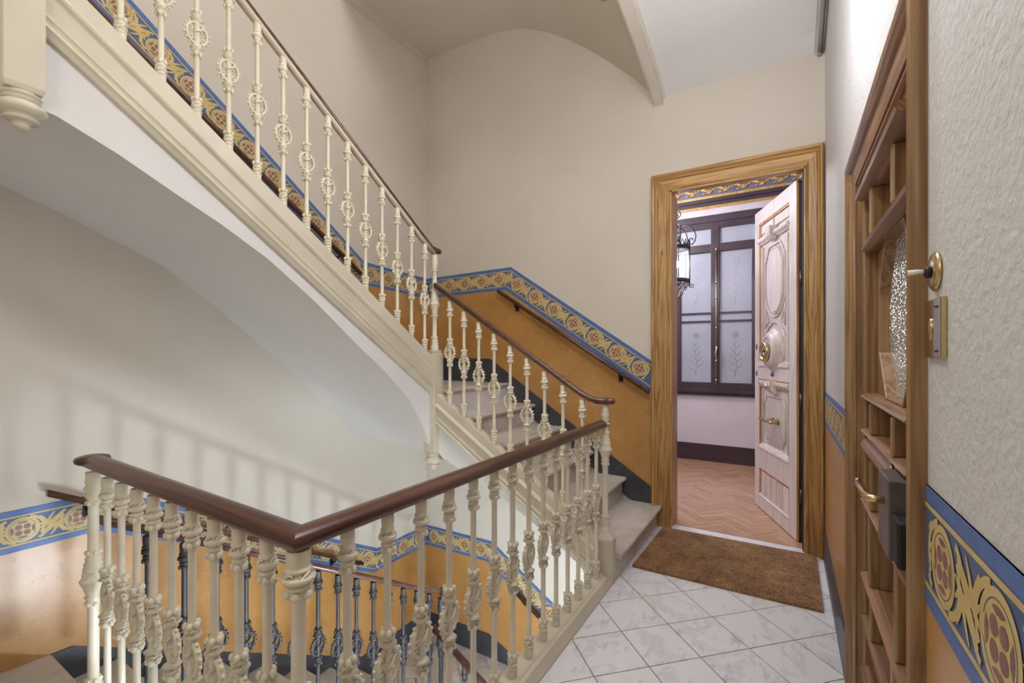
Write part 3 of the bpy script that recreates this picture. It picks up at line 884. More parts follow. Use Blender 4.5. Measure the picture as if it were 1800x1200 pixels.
# octagonal plinth and newel at the foot of the climbing flight
q = MB()
oc = [(0.058, 0.03), (0.03, 0.058), (-0.03, 0.058), (-0.058, 0.03), (-0.058, -0.03), (-0.03, -0.058), (0.03, -0.058), (0.058, -0.03)]
NX, NY = -0.955, 2.665
q.extrude(oc, lambda a, c: (NX + a, NY + c, 0.0), lambda a, c: (NX + a, NY + c, 0.27))
q.extrude(oc, lambda a, c: (NX + a, NY + c, 0.27), lambda a, c: (NX + a * 0.62, NY + c * 0.62, 0.30))
ba = empty('stair_balustrade', (NX, NY, 0), 'cream iron balustrade of the short flight beside the doorway', 'balustrade')
q.build('plinth', 'cream_stone', ba)
post(ba, (NX, NY, 0.30), 0.785, 0.50, 'cream_iron')
axs = [-2.123 + 0.1305 * k for k in range(9)]
row(ba, [(x, WY1, SA(x) - 0.008) for x in axs], 0.765, 0.29, 0.485, 'cream_iron', 0, 'flight')
RA = lambda x: 1.906 - 0.644 * (x + 2.26)
q = MB()
pa = [(WX + 0.02, WY1, RA(WX + 0.02)), (-1.20, WY1, RA(-1.20)), (-1.09, WY1, RA(-1.09)), (-1.04, WY1 + 0.004, RA(-1.04) + 0.004), (-1.0, WY1 + 0.02, 1.108), (-0.965, WY1 + 0.04, 1.106), (-0.93, WY1 + 0.06, 1.106)]
sweep_rail(q, pa, rail_prof(0.72, 0.9))
q.lathe([(0.001, 1.086), (0.026, 1.088), (0.032, 1.098), (0.034, 1.108), (0.030, 1.120), (0.001, 1.128)], (-0.925, WY1 + 0.064, 0), 16)
q.build('handrail', 'mahogany_x', ba)
# balustrade of the upper flight
bb = empty('stair_balustrade', (WX, 2.6, Q2U), 'cream iron balustrade of the upper flight rising to the top left', 'balustrade')
row(bb, [(WX, 2.637 - 0.1365 * k, SB(2.637 - 0.1365 * k) - 0.008) for k in range(1, 16)], 0.80, 0.29, 0.490, 'cream_iron', pi / 2, 'upper')
post(bb, (WX, 2.61, 1.42), 0.72, 0.34, 'cream_iron')
RB = lambda y: 2.165 + 0.695 * (2.6 - y)
q = MB(); pb = [(WX, 0.50, RB(0.50)), (WX, 2.45, RB(2.45)), (WX, 2.52, RB(2.52) + 0.004), (WX, 2.58, 2.185), (WX, 2.65, 2.175)]
sweep_rail(q, pb, rail_prof(0.66, 0.8)); q.ball((WX, 2.655, 2.175), 0.026, 12, 0.8)
q.build('handrail', 'mahogany', bb)
q = MB(); sweep_rail(q, [(WX, 0.50, RB(0.50) - 0.027), (WX, 2.45, RB(2.45) - 0.027), (WX, 2.6, 2.15)], [(-0.019, -0.010), (-0.019, 0.012), (0.019, 0.012), (0.019, -0.010)])
q.build('rail_bar', 'cream_stone', bb)
post(bb, (WX, 0.45, 3.10), 0.75, 0.34, 'cream_iron')
# dark balustrades of the descending flights
RD = lambda y: 0.746 - 0.595 * (y - 0.669)
bd = empty('stair_balustrade', (WX, 2.68, Q2D), 'dark slate iron balustrade seen between the cream foreground balusters', 'balustrade')
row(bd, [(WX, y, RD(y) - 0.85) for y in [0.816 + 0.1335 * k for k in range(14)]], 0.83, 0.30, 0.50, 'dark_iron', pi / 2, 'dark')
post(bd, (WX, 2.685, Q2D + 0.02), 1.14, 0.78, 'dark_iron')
q = MB(); sweep_rail(q, [(WX, 0.665, RD(0.665)), (WX, 2.55, RD(2.55)), (WX, 2.62, RD(2.60)), (WX, 2.70, -0.445)], rail_prof(0.62, 0.85)); q.build('handrail', 'mahogany', bd)
q = MB(); q.lathe([(0.001, -0.475), (0.03, -0.47), (0.036, -0.45), (0.034, -0.43), (0.02, -0.42), (0.001, -0.418)], (WX, 2.715, 0), 14); q.build('rail_knob', 'dark_iron', bd)
be_ = empty('stair_balustrade', (WX, 2.6, -2.6), 'dark iron balustrade with a red-brown rail at the bottom of the well', 'balustrade')
RC = lambda x: -0.683 - 0.55 * (x + 2.236)
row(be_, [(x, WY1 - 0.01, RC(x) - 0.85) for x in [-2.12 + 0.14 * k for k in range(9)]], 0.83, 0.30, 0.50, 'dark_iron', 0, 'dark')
q = MB(); sweep_rail(q, [(WX + 0.01, WY1 - 0.01, RC(WX + 0.01)), (-0.75, WY1 - 0.01, RC(-0.75))], rail_prof(0.7, 0.9)); q.build('handrail', 'mahogany_x', be_)


# ------------------------------------------------------------------ wall handrails
def wall_rail(p0, p1, wall, label, brackets, both=True):
    e = empty('wall_handrail', p0, label, 'handrail')
    q = MB(); pr = [(-0.016, -0.018), (-0.020, 0.0), (-0.017, 0.018), (0.017, 0.018), (0.020, 0.0), (0.016, -0.018)]
    sweep_rail(q, [p0, p1], pr); q.build('rail', 'mahogany' if wall != 'B' else 'mahogany_x', e)
    for t in brackets:
        p = Vector(p0).lerp(Vector(p1), t); q = MB()
        n = Vector((-1, 0, 0)) if wall == 'L' else Vector((0, 1, 0))
        d = 0.06
        foot = p + n * (d - 0.004) + Vector((0, 0, -0.055))
        s = Vector((0, 1, 0)) if wall == 'L' else Vector((1, 0, 0))
        for a, c in ((foot, 0.022),):
            lo = a - s * 0.018 - Vector((0, 0, 0.03)); hi = a + s * 0.018 + Vector((0, 0, 0.03)) - n * 0.006
            q.box(tuple(lo), tuple(hi))
        q.tube([tuple(foot - n * 0.004), tuple(foot - n * 0.03 + Vector((0, 0, 0.002))), tuple(p + Vector((0, 0, -0.035))), tuple(p + Vector((0, 0, -0.018)))], 0.007, 6)
        q.ball(tuple(foot - n * 0.009 + Vector((0, 0, 0.016))), 0.006, 6); q.ball(tuple(foot - n * 0.009 - Vector((0, 0, 0.018))), 0.006, 6)
        q.build('bracket', 'black', e)
    return e


wall_rail((-2.415, 3.69, 2.006), (-0.955, 3.69, 1.085), 'B', 'wooden wall handrail under the frieze left of the doorway', (0.13, 0.83))
wall_rail((XL + 0.06, 0.75, 0.664), (XL + 0.06, 2.82, -0.53), 'L', 'wooden wall handrail starting at the lower left frieze', (0.085, 0.86))
wall_rail((XL + 0.06, 0.50, 3.63), (XL + 0.06, 2.80, 2.125), 'L', 'dark wooden wall handrail behind the upper flight balusters', (0.1, 0.48, 0.90))
wall_rail((-2.30, 3.69, -0.82), (-0.6, 3.69, -1.90), 'B', 'dark wooden wall handrail lowest in the stairwell', (0.10, 0.7))

# ------------------------------------------------------------------ doorway with its pine architrave
d1 = empty('door_1', (-0.35, YB, 0), kind='structure')


def architrave(parent, fn, a0, a1, top, bottom, prof, mats, names=('jamb', 'head')):
    """prof (outward offset, projection) around an opening; fn(a, z, projection) gives the 3D point."""
    n = len(prof)
    def piece(p, q, m, nm):
        b = MB(); b.sheet([p, q], False, True); b.add(p, [tuple(range(n))]); b.add(q, [tuple(range(n))]); b.build(nm, m, parent)
    L0 = [fn(a0 - o, bottom, p) for o, p in prof]; L1 = [fn(a0 - o, top + o, p) for o, p in prof]
    R0 = [fn(a1 + o, bottom, p) for o, p in prof]; R1 = [fn(a1 + o, top + o, p) for o, p in prof]
    piece(L0, L1, mats[0], names[0]); piece(L1, R1, mats[1], names[1]); piece(R0, R1, mats[0], names[0])


arch = [(0.0, 0.0), (0.0, 0.022), (0.010, 0.028), (0.022, 0.024), (0.026, 0.018), (0.085, 0.018), (0.090, 0.026), (0.098, 0.032), (0.106, 0.036), (0.112, 0.048), (0.124, 0.052), (0.134, 0.046), (0.138, 0.030), (0.138, 0.0)]
archl = [(o * 1.0, p) for o, p in arch]
n = len(arch)
def piece(p, q, m, nm, parent=d1):
    b = MB(); b.sheet([p, q], False, True); b.add(p, [tuple(range(n))]); b.add(q, [tuple(range(n))]); b.build(nm, m, parent)
fnB = lambda a, z, p: (a, YB - p, z)
ks, kr = 0.145 / 0.138, 0.108 / 0.138
L0 = [fnB(DX0 - o * ks, 0.0, p) for o, p in arch]; L1 = [fnB(DX0 - o * ks, DZ + o, p) for o, p in arch]
R0 = [fnB(DX1 + o * kr, 0.0, p) for o, p in arch]; R1 = [fnB(DX1 + o * kr, DZ + o, p) for o, p in arch]
piece(L0, L1, 'pine', 'jamb'); piece(L1, R1, 'pine_x', 'head'); piece(R0, R1, 'pine', 'jamb')
# deep lining of the opening
for x0, x1, y1 in ((DX0, DX0 + 0.012, 0.20), (DX1 - 0.008, DX1, 0.02)):
    b = MB(); b.box((x0, YB - 0.02, 0), (x1, YB + y1, DZ)); b.build('lining', 'pine', d1)
b = MB(); b.box((DX0, YB - 0.02, DZ - 0.012), (DX1, YB + 0.05, DZ)); b.build('lining', 'pine_x', d1)
b = MB(); b.box((DX0, YB - 0.02, -0.02), (DX1, YB + 0.07, 0.004)); b.build('threshold', 'marble', d1)
b = MB(); b.box((DX1 - 0.014, YB + 0.02, 0.0), (DX1, YB + 0.20, DZ)); b.box((0.072, YB + 0.205, 0.0), (DX1 + 0.03, YB + 0.25, DZ - 0.02)); b.build('gap_shade', 'black', d1)  # black boxes paint in the shade between leaf and right jamb

# open leaf, hinged on the right, whitewashed pine
P0 = Vector((0.057, 3.953, 0)); LD = (Vector((-0.257, 4.75, 0)) - P0).normalized(); LN = Vector((-LD.y, LD.x, 0))   # LN points towards the viewer side
if LN.dot(-P0) < 0: LN = -LN
LW, LT, LZ0, LZ1 = 0.857, 0.030, 0.008, 2.68


def lf(s, z, o): p = P0 + LD * s + LN * o; return (p.x, p.y, z)


def lbox(mb, s0, s1, z0, z1, o0, o1):
    mb.extrude([(s0, z0), (s1, z0), (s1, z1), (s0, z1)], lambda a, c: lf(a, c, o0), lambda a, c: lf(a, c, o1))


def lpoly(mb, pts, o0, o1): mb.extrude(pts, lambda a, c: lf(a, c, o0), lambda a, c: lf(a, c, o1))


leafm = MB()
leafm.use('bleached')
lbox(leafm, 0.0, 0.125, LZ0, LZ1, -LT + 0.004, 0); lbox(leafm, LW - 0.10, LW, LZ0, LZ1, -LT + 0.004, 0)
lbox(leafm, 0.125, LW - 0.10, LZ0, 0.125, -LT + 0.004, -0.0005); lbox(leafm, 0.125, LW - 0.10, 0.365, 0.56, -LT + 0.004, -0.0005); lbox(leafm, 0.125, LW - 0.10, 1.17, 1.285, -LT + 0.004, -0.0005)
lbox(leafm, 0.125, LW - 0.10, 2.56, LZ1, -LT + 0.004, -0.0005)
leafm.use('bleached'); lbox(leafm, 0.12, LW - 0.095, LZ0, LZ1, -LT + 0.006, -0.022)
leafm.use('orange_pine'); lbox(leafm, -0.001, LW, LZ0, LZ1, -LT, -LT + 0.004)
leafm.extrude([(-0.004, LZ0), (-0.001, LZ0), (-0.001, LZ1), (-0.004, LZ1)], lambda a, c: lf(a, c, -LT), lambda a, c: lf(a, c, 0.004 - 0.006))
leaf = leafm.build('door_leaf', None, d1)
S0, S1 = 0.125, LW - 0.10; SC = (S0 + S1) / 2


def frame_strip(mb, s0, s1, z0, z1, w_=0.016, o=-0.006):
    lbox(mb, s0, s0 + w_, z0, z1, -0.024, o); lbox(mb, s1 - w_, s1, z0, z1, -0.024, o)
    lbox(mb, s0, s1, z0, z0 + w_, -0.024, o); lbox(mb, s0, s1, z1 - w_, z1, -0.024, o)


def outline(mb, pts, r=0.005, o=-0.018): mb.tube([lf(a, c, o) for a, c in pts], r, 6, True)


def arcs(cx, cz, r, a0, a1, n, sx=1.0): return [(cx + sx * r * cos(a0 + (a1 - a0) * i / n), cz + r * sin(a0 + (a1 - a0) * i / n)) for i in range(n + 1)]


b = MB(); frame_strip(b, S0, S1, 1.285, 2.56); b.build('panel_frame', 'orange_pine', leaf)
b = MB(); frame_strip(b, S0, S1, 0.56, 1.17); b.build('panel_frame', 'orange_pine', leaf)
b = MB(); frame_strip(b, S0, S1, 0.125, 0.365); b.build('panel_frame', 'orange_pine', leaf)
# upper panel: short board, moulding with bracket, tall octagonal fielded panel
b = MB(); lbox(b, S0 + 0.03, SC - 0.03, 2.46, 2.535, -0.022, -0.010); lbox(b, SC + 0.03, S1 - 0.03, 2.46, 2.535, -0.022, -0.010); b.build('upper_panel', 'bleached', leaf, bevel=0.004)
b = MB()
for a, c in ((S0 + 0.005, SC - 0.045), (SC + 0.045, S1 - 0.005)):
    b.extrude([(-0.022, 2.365), (-0.006, 2.365), (0.0, 2.375), (0.012, 2.385), (0.018, 2.395), (0.018, 2.412), (0.012, 2.420), (-0.022, 2.420)], lambda o, z: lf(a, z, o), lambda o, z: lf(c, z, o))
b.build('panel_cornice', 'bleached', leaf)
b = MB(); b.extrude([(-0.02, 2.345), (0.004, 2.345), (0.016, 2.355), (0.036, 2.385), (0.042, 2.41), (0.042, 2.46), (-0.02, 2.46)], lambda o, z: lf(SC - 0.045, z, o), lambda o, z: lf(SC + 0.045, z, o)); b.build('bracket', 'bleached', leaf)
octp = [(SC - 0.205, 2.18), (SC - 0.115, 2.31), (SC + 0.115, 2.31), (SC + 0.205, 2.18), (SC + 0.205, 1.86), (SC + 0.14, 1.76), (SC + 0.06, 1.71), (SC, 1.70), (SC - 0.06, 1.71), (SC - 0.14, 1.76), (SC - 0.205, 1.86)]
b = MB(); lpoly(b, [(SC + (a - SC) * 0.74, 2.0 + (c - 2.0) * 0.86) for a, c in octp], -0.022, -0.008); outline(b, octp, 0.008, -0.016); outline(b, [(SC + (a - SC) * 0.80, 2.0 + (c - 2.0) * 0.90) for a, c in octp], 0.004, -0.014)
b.build('octagon_panel', 'bleached', leaf)
b = MB()
b.tube([lf(a, c, -0.016) for a, c in arcs(SC, 1.42, 0.235, 0.25, pi - 0.25, 18)], 0.006, 6)
for sg in (1, -1):
    b.tube([lf(a, c, -0.016) for a, c in [(SC + sg * 0.205, 1.80), (SC + sg * 0.205, 1.62), (SC + sg * 0.13, 1.665), (SC + sg * 0.205, 1.80)]], 0.005, 6)
    lbox(b, SC + sg * 0.262 - 0.012, SC + sg * 0.262 + 0.012, 1.31, 2.34, -0.022, -0.006)
b.build('spandrel_moulding', 'bleached', leaf)
# round boss with the brass grille
def disc(mb, cs, cz, prof, seg=28, sy=1.0):
    rings = []
    for r, o in prof: rings.append([lf(cs + r * cos(2 * pi * k / seg), cz + r * sy * sin(2 * pi * k / seg), o) for k in range(seg)])
    mb.sheet(rings, True, True); mb.add(rings[-1], [tuple(range(seg))])
b = MB(); disc(b, SC, 1.425, [(0.185, -0.022), (0.185, -0.004), (0.172, 0.010), (0.160, 0.014), (0.152, 0.024), (0.140, 0.040), (0.122, 0.050), (0.10, 0.052), (0.095, 0.045)]); b.build('boss', 'bleached', leaf)
b = MB(); disc(b, SC + 0.01, 1.41, [(0.082, 0.05), (0.086, 0.066), (0.080, 0.078), (0.068, 0.080), (0.060, 0.072), (0.058, 0.060)]); gr = b.build('brass_grille', 'brass', leaf)
b = MB(); disc(b, SC + 0.01, 1.41, [(0.058, 0.058), (0.058, 0.062)]); b.use('black')
for k in range(8):
    a = k * pi / 4
    b.use('chrome'); b.tube([lf(SC + 0.01 + 0.01 * cos(a), 1.41 + 0.01 * sin(a), 0.067), lf(SC + 0.01 + 0.03 * cos(a + 0.35), 1.41 + 0.03 * sin(a + 0.35), 0.069), lf(SC + 0.01 + 0.056 * cos(a), 1.41 + 0.056 * sin(a), 0.067)], 0.0045, 5)
b.m = [b.m[i] for i in range(len(b.m))]
b.mats = ['black', 'chrome']; b.m = [0 if i < 57 - 28 + 0 and False else v for i, v in enumerate(b.m)]
b.build('peephole_grille', None, leaf)
for sg in (-1, 1):
    b = MB(); b.extrude([(-0.022, 1.285), (0.012, 1.285), (0.008, 1.315), (-0.022, 1.335)], lambda o, z: lf(SC + sg * 0.13, z, o), lambda o, z: lf(SC + sg * 0.315, z, o)); b.build('sill_moulding', 'bleached', leaf)
b = MB(); disc(b, SC, 1.222, [(0.022, -0.001), (0.022, 0.008), (0.014, 0.014), (0.004, 0.016)], 12); b.build('rosette', 'screw', leaf)
for z in (1.455, 1.215):
    b = MB(); disc(b, LW - 0.05, z, [(0.016, -0.001), (0.016, 0.004), (0.01, 0.007)], 12, 1.6); b.build('lock_escutcheon', 'screw', leaf)
# middle panel with bracket, notched outline and handle
b = MB()
for a, c in ((S0 + 0.005, SC - 0.05), (SC + 0.05, S1 - 0.005)):
    b.extrude([(-0.022, 1.10), (-0.006, 1.10), (0.002, 1.112), (0.014, 1.13), (0.014, 1.15), (-0.022, 1.165)], lambda o, z: lf(a, z, o), lambda o, z: lf(c, z, o))
b.build('panel_cornice', 'bleached', leaf)
b = MB(); b.extrude([(-0.02, 1.06), (0.006, 1.06), (0.020, 1.075), (0.040, 1.105), (0.046, 1.13), (0.046, 1.165), (-0.02, 1.165)], lambda o, z: lf(SC - 0.05, z, o), lambda o, z: lf(SC + 0.05, z, o)); b.build('bracket', 'bleached', leaf)
b = MB(); disc(b, SC, 1.12, [(0.028, 0.045), (0.03, 0.056), (0.022, 0.066), (0.008, 0.07)], 12); b.build('keyhole_cover', 'chrome', leaf)
def notched(hx, hz, r, cz):
    P = []
    for sx, sz, a0 in ((1, 1, -pi / 2), (-1, 1, 0), (-1, -1, pi / 2), (1, -1, pi)):
        P += [(SC + sx * hx + r * cos(t), cz + sz * hz + r * sin(t)) for t in [a0 - i * (pi / 2) / 5 for i in range(6)]]
    return P
b = MB(); lbox(b, SC - 0.20, SC + 0.20, 0.66, 1.02, -0.022, -0.014); outline(b, notched(0.225, 0.195, 0.06, 0.835), 0.005, -0.013)
lbox(b, SC - 0.27, SC - 0.255, 0.60, 1.08, -0.022, -0.008); lbox(b, SC + 0.255, SC + 0.27, 0.60, 1.08, -0.022, -0.008)
b.build('notched_panel', 'bleached', leaf)
b = MB()
for s_ in (SC - 0.075, SC + 0.02):
    b.tube([lf(s_, 0.832, -0.012), lf(s_, 0.832, 0.035), lf(s_, 0.832, 0.05)], [0.026, 0.010, 0.012], 10)
b.tube([lf(s_, 0.83, 0.052) for s_ in (SC - 0.13, SC - 0.09, SC - 0.05, SC, SC + 0.04, SC + 0.09, SC + 0.14, SC + 0.16)], [0.010, 0.015, 0.010, 0.014, 0.010, 0.016, 0.012, 0.008], 10)
b.build('pull_handle', 'brass', leaf)
b = MB(); b.extrude([(-0.022, 0.55), (0.006, 0.55), (0.004, 0.565), (-0.022, 0.60)], lambda o, z: lf(S0 + 0.005, z, o), lambda o, z: lf(S1 - 0.005, z, o)); b.build('sill_moulding', 'bleached', leaf)
for k in range(5):
    w_ = (S1 - S0 - 0.05) / 5; a = S0 + 0.025 + k * w_
    b = MB(); lbox(b, a + 0.007, a + w_ - 0.007, 0.145, 0.345, -0.022, -0.008); b.build('slat', 'bleached', leaf)
b = MB(); b.extrude([(-0.022, 0.12), (0.004, 0.12), (0.002, 0.130), (-0.022, 0.155)], lambda o, z: lf(S0 + 0.005, z, o), lambda o, z: lf(S1 - 0.005, z, o)); b.build('sill_moulding', 'bleached', leaf)
# hinges in the dark gap
for z in (0.35, 1.05, 1.95):
    b = MB(); b.lathe([(0.007, z - 0.05), (0.007, z + 0.05)], (DX1 - 0.021, YB + 0.17, 0), 8); b.build('hinge', 'screw', d1)

# ------------------------------------------------------------------ room beyond the doorway
RY0, RY1, RX0, RX1, RZ = YB + 0.2, 6.33, -2.75, 0.55, 3.75
b = MB(); b.box((RX0 - 0.1, RY0, -0.02), (RX0, RY1, RZ)); b.build('wall_left', 'lavender', kind='structure')
b = MB(); b.box((RX1, RY0, -0.02), (RX1 + 0.1, RY1, RZ)); b.build('wall_right', 'lavender', kind='structure')
b = MB(); b.box((RX0, RY0 + 0.0, RZ), (RX1, RY1 + 0.1, RZ + 0.1)); b.build('ceiling', 'lavender', kind='structure')
wz0, wz1 = 0.93, 3.12; wx0, wx1 = -2.12, 0.28
b = MB(); b.box((RX0, RY1, -0.02), (RX1, RY1 + 0.1, wz0)); b.box((RX0, RY1, wz1), (RX1, RY1 + 0.1, RZ)); b.box((RX0, RY1, wz0), (wx0, RY1 + 0.1, wz1)); b.box((wx1, RY1, wz0), (RX1, RY1 + 0.1, wz1))
b.build('wall_back', 'lavender', kind='structure')
b = MB(); b.box((RX0, RY0, 0), (DX0 - 0.02, RY0 + 0.02, RZ)); b.box((DX1 + 0.02, RY0, 0), (RX1, RY0 + 0.02, RZ)); b.build('wall_front', 'lavender', kind='structure')
b = MB(); b.box((RX0, RY1 - 0.022, 0), (RX1, RY1, 0.17)); b.box((RX0, RY1 - 0.03, 0.0), (RX1, RY1, 0.035)); b.box((RX0, RY1 - 0.028, 0.17), (RX1, RY1, 0.19)); b.box((RX0, RY1 - 0.016, 0.19), (RX1, RY1, 0.215)); b.build('baseboard_back', 'aubergine', kind='structure')
b = MB(); b.box((RX0, YB + 0.06, -0.04), (RX1, RY1, -0.014)); rf = b.build('floor', 'black', kind='structure')
# herringbone blocks
W_, n_ = 0.0685, 4
ca = cos(pi / 4)
cnt = 0
for t in range(-80, 80):
    for k in range(-14, 14):
        for typ in (0, 1):
            ox, oy = t + 4 * k, t - 4 * k
            r = (ox, oy, ox + 4, oy + 1) if typ == 0 else (ox, oy + 1, ox + 1, oy + 5)
            g = 0.012
            q4 = [(r[0] + g, r[1] + g), (r[2] - g, r[1] + g), (r[2] - g, r[3] - g), (r[0] + g, r[3] - g)]
            q4 = [((a - c) * ca * W_ - 0.62, (a + c) * ca * W_ + 4.4) for a, c in q4]
            cx = sum(a for a, c in q4) / 4; cy = sum(c for a, c in q4) / 4
            if cx < -1.78 or cx > 0.16 or cy < YB - 0.1 or cy > RY1 + 0.2: continue
            p = clip(q4, -1.9, 0.30, YB + 0.071, RY1 - 0.031)
            if len(p) < 3 or area(p) < 0.0004: continue
            cnt += 1
            if cnt > 300: continue
            ang = pi / 4 if typ == 0 else -pi / 4
            # local frame so the grain follows the block
            b = MB(); R_ = Matrix.Rotation(-ang, 3, 'Z')
            loc = [(R_ @ Vector((a - cx, c - cy, 0))) for a, c in p]
            b.extrude([(v.x, v.y) for v in loc], lambda a, c: (a, c, -0.012), lambda a, c: (a, c, 0.0))
            o = b.build('parquet_block', 'parquet', None, loc=(0, 0, 0)); o.parent = rf; o.location = (cx, cy, 0); o.rotation_euler = (0, 0, ang)
print('parquet blocks', cnt)
b = MB(); b.use('parquet').box((RX0, YB + 0.2, -0.014), (-1.9, RY1 - 0.031, -0.001)); b.box((0.30, YB + 0.2, -0.014), (RX1, RY1 - 0.031, -0.001)); b.build('parquet_border', None, rf)
# cornice with gilded leaf frieze
co = empty('trim_6', (0, RY1, 3.3), kind='structure')
b = MB(); b.box((RX0, RY1 - 0.03, 3.42), (RX1, RY1, 3.66)); b.build('frieze_board', 'frieze_grey', co)
b = MB(); b.box((RX0, RY1 - 0.05, 3.385), (RX1, RY1, 3.42)); b.build('gold_fillet', 'gold', co)
b = MB(); b.box((RX0, RY1 - 0.065, 3.34), (RX1, RY1, 3.385)); b.box((RX0, RY1 - 0.045, 3.295), (RX1, RY1, 3.34)); b.build('cornice_moulding', 'aubergine', co)
b = MB(); b.box((RX0, RY1 - 0.035, 3.268), (RX1, RY1, 3.295))
for k in range(110): b.ball((-1.9 + 0.02 * k, RY1 - 0.036, 3.281), 0.008, 6)
b.build('gold_fillet', 'gold', co)
b = MB(); random.seed(3)
for k in range(22):
    x = -1.9 + k * 0.10; sg = 1 if k % 2 else -1
    zc = 3.49
    stem = [(x + 0.17 * t, RY1 - 0.034, zc + sg * 0.03 * cos(t * pi)) for t in [i / 6 for i in range(7)]]
    b.tube(stem, 0.006, 5)
    for j in range(7):
        t = j / 6; px_, pz_ = x + 0.17 * t, zc + sg * 0.03 * cos(t * pi)
        a = -sg * (0.9 - 0.25 * j) + (0 if j % 2 else pi * 0.6)
        l = 0.05 + 0.015 * (j % 3)
        pts = [(px_ + l * u * cos(a + 0.7 * u), RY1 - 0.036, min(max(pz_ + l * u * sin(a + 0.7 * u), 3.432), 3.556)) for u in (0, 0.35, 0.7, 1)]
        b.tube(pts, [0.005, 0.014, 0.010, 0.003], 5)
b.build('gilded_leaves', 'gold', co)['kind'] = 'stuff'

# window_1 in the far wall
w1 = empty('window_1', (-0.79, RY1, 0.9), kind='structure')
yw = RY1 - 0.045
fr = MB()
def bar(x0, x1, z0, z1, d=0.04, mb=None): (mb or fr).box((x0, RY1 - d, z0), (x1, RY1 + 0.03, z1))
bar(wx0 - 0.06, wx1 + 0.06, wz1 - 0.04, wz1 + 0.05, 0.055); bar(wx0 - 0.06, wx1 + 0.06, 3.0, 3.08, 0.045)
bar(wx0 - 0.06, wx1 + 0.06, 0.885, 0.935, 0.06); bar(wx0 - 0.04, wx1 + 0.04, 0.935, 1.02, 0.045); bar(wx0 - 0.08, wx1 + 0.08, 0.85, 0.885, 0.035)
bar(wx0, wx1, 2.70, 2.80, 0.045)
for xm in (-0.79, 0.11, -1.69): bar(xm - 0.05, xm + 0.05, 1.0, 3.05, 0.05)
for xm in (-1.25, -0.335): bar(xm - 0.04, xm + 0.04, 1.0, 2.75, 0.04)
fr.build('window_frame', 'aubergine', w1, bevel=0.004)
for (x0, x1) in ((-1.64, -1.29), (-1.21, -0.84), (-0.74, -0.375), (-0.295, 0.06)):
    for (z0, z1) in ((1.01, 1.80), (1.815, 1.905), (1.92, 2.71), (2.79, 3.01)):
        b = MB(); b.box((x0, RY1 - 0.012, z0), (x1, RY1 - 0.004, z1)); b.build('pane', 'frosted', w1)
    b = MB(); bar(x0, x1, 1.797, 1.818, 0.03, b); bar(x0, x1, 1.903, 1.924, 0.03, b); b.build('glazing_bar', 'aubergine', w1)
    for zc, mt in ((1.10, 'etch_dark'), (2.02, 'etch')):
        b = MB(); xc = (x0 + x1) / 2; s = 1.0
        b.tube([(xc - 0.01, RY1 - 0.0135, zc), (xc + 0.015, RY1 - 0.0135, zc + 0.15), (xc - 0.01, RY1 - 0.0135, zc + 0.32), (xc + 0.005, RY1 - 0.0135, zc + 0.47)], 0.0018, 4)
        for j in range(9):
            sg = 1 if j % 2 else -1; z = zc + 0.06 + 0.04 * j; l = 0.09 - 0.006 * j
            b.tube([(xc, RY1 - 0.0135, z), (xc + sg * l * 0.6, RY1 - 0.0135, z + 0.03), (xc + sg * l, RY1 - 0.0135, z + 0.065)], [0.0014, 0.003, 0.001], 4)
        for j in range(7):
            a = j * 2 * pi / 7
            b.tube([(xc + 0.012 * cos(a), RY1 - 0.0135, zc + 0.53 + 0.012 * sin(a)), (xc + 0.03 * cos(a + 0.3), RY1 - 0.0135, zc + 0.53 + 0.03 * sin(a + 0.3)), (xc + 0.045 * cos(a), RY1 - 0.0135, zc + 0.53 + 0.045 * sin(a))], [0.002, 0.005, 0.0015], 4)
        b.build('etched_flower', mt, w1)['kind'] = 'stuff'
b = MB(); b.tube([(-0.775, RY1 - 0.065, 0.98), (-0.775, RY1 - 0.065, 2.74)], 0.008, 8)
for z in (1.05, 1.3, 1.72, 2.1, 2.3, 2.72): b.lathe([(0.008, z - 0.02), (0.015, z - 0.008), (0.015, z + 0.008), (0.008, z + 0.02)], (-0.775, RY1 - 0.065, 0), 10)
b.tube([(-0.775, RY1 - 0.07, 1.50), (-0.765, RY1 - 0.10, 1.47), (-0.775, RY1 - 0.11, 1.40), (-0.768, RY1 - 0.11, 1.33)], [0.012, 0.014, 0.010, 0.014], 8)
b.build('bolt_rod', 'brass', w1)

# ------------------------------------------------------------------ wrought iron lantern in the vestibule
LX, LY = -1.02, 4.90
ln = empty('hanging_lantern', (LX, LY, 2.0), 'black wrought iron lantern with lit glass hanging inside the doorway', 'lantern')
b = MB()
for k in range(22):
    z = 2.98 + k * 0.036; a = (k % 2) * pi / 2
    b.tube([(LX + 0.009 * cos(t) * cos(a), LY + 0.009 * cos(t) * sin(a), z + 0.022 * sin(t)) for t in [i * pi / 4 for i in range(8)]], 0.003, 4, True)
b.build('chain', 'wrought', ln)
def spiral(cx, cz, r0, turns, a0, dirn, R_ang, n=18, shrink=0.75):
    pts = []
    for i in range(n + 1):
        t = i / n; r = r0 * (1 - shrink * t); a = a0 + dirn * turns * 2 * pi * t
        rr, zz = cx + r * cos(a), cz + r * sin(a)
        pts.append((LX + rr * cos(R_ang), LY + rr * sin(R_ang), zz))
    return pts
b = MB()
b.lathe([(0.001, 2.96), (0.02, 2.95), (0.012, 2.92), (0.03, 2.88), (0.014, 2.84), (0.02, 2.80), (0.012, 2.74), (0.012, 2.60), (0.03, 2.58), (0.04, 2.55)], (LX, LY, 0), 10)
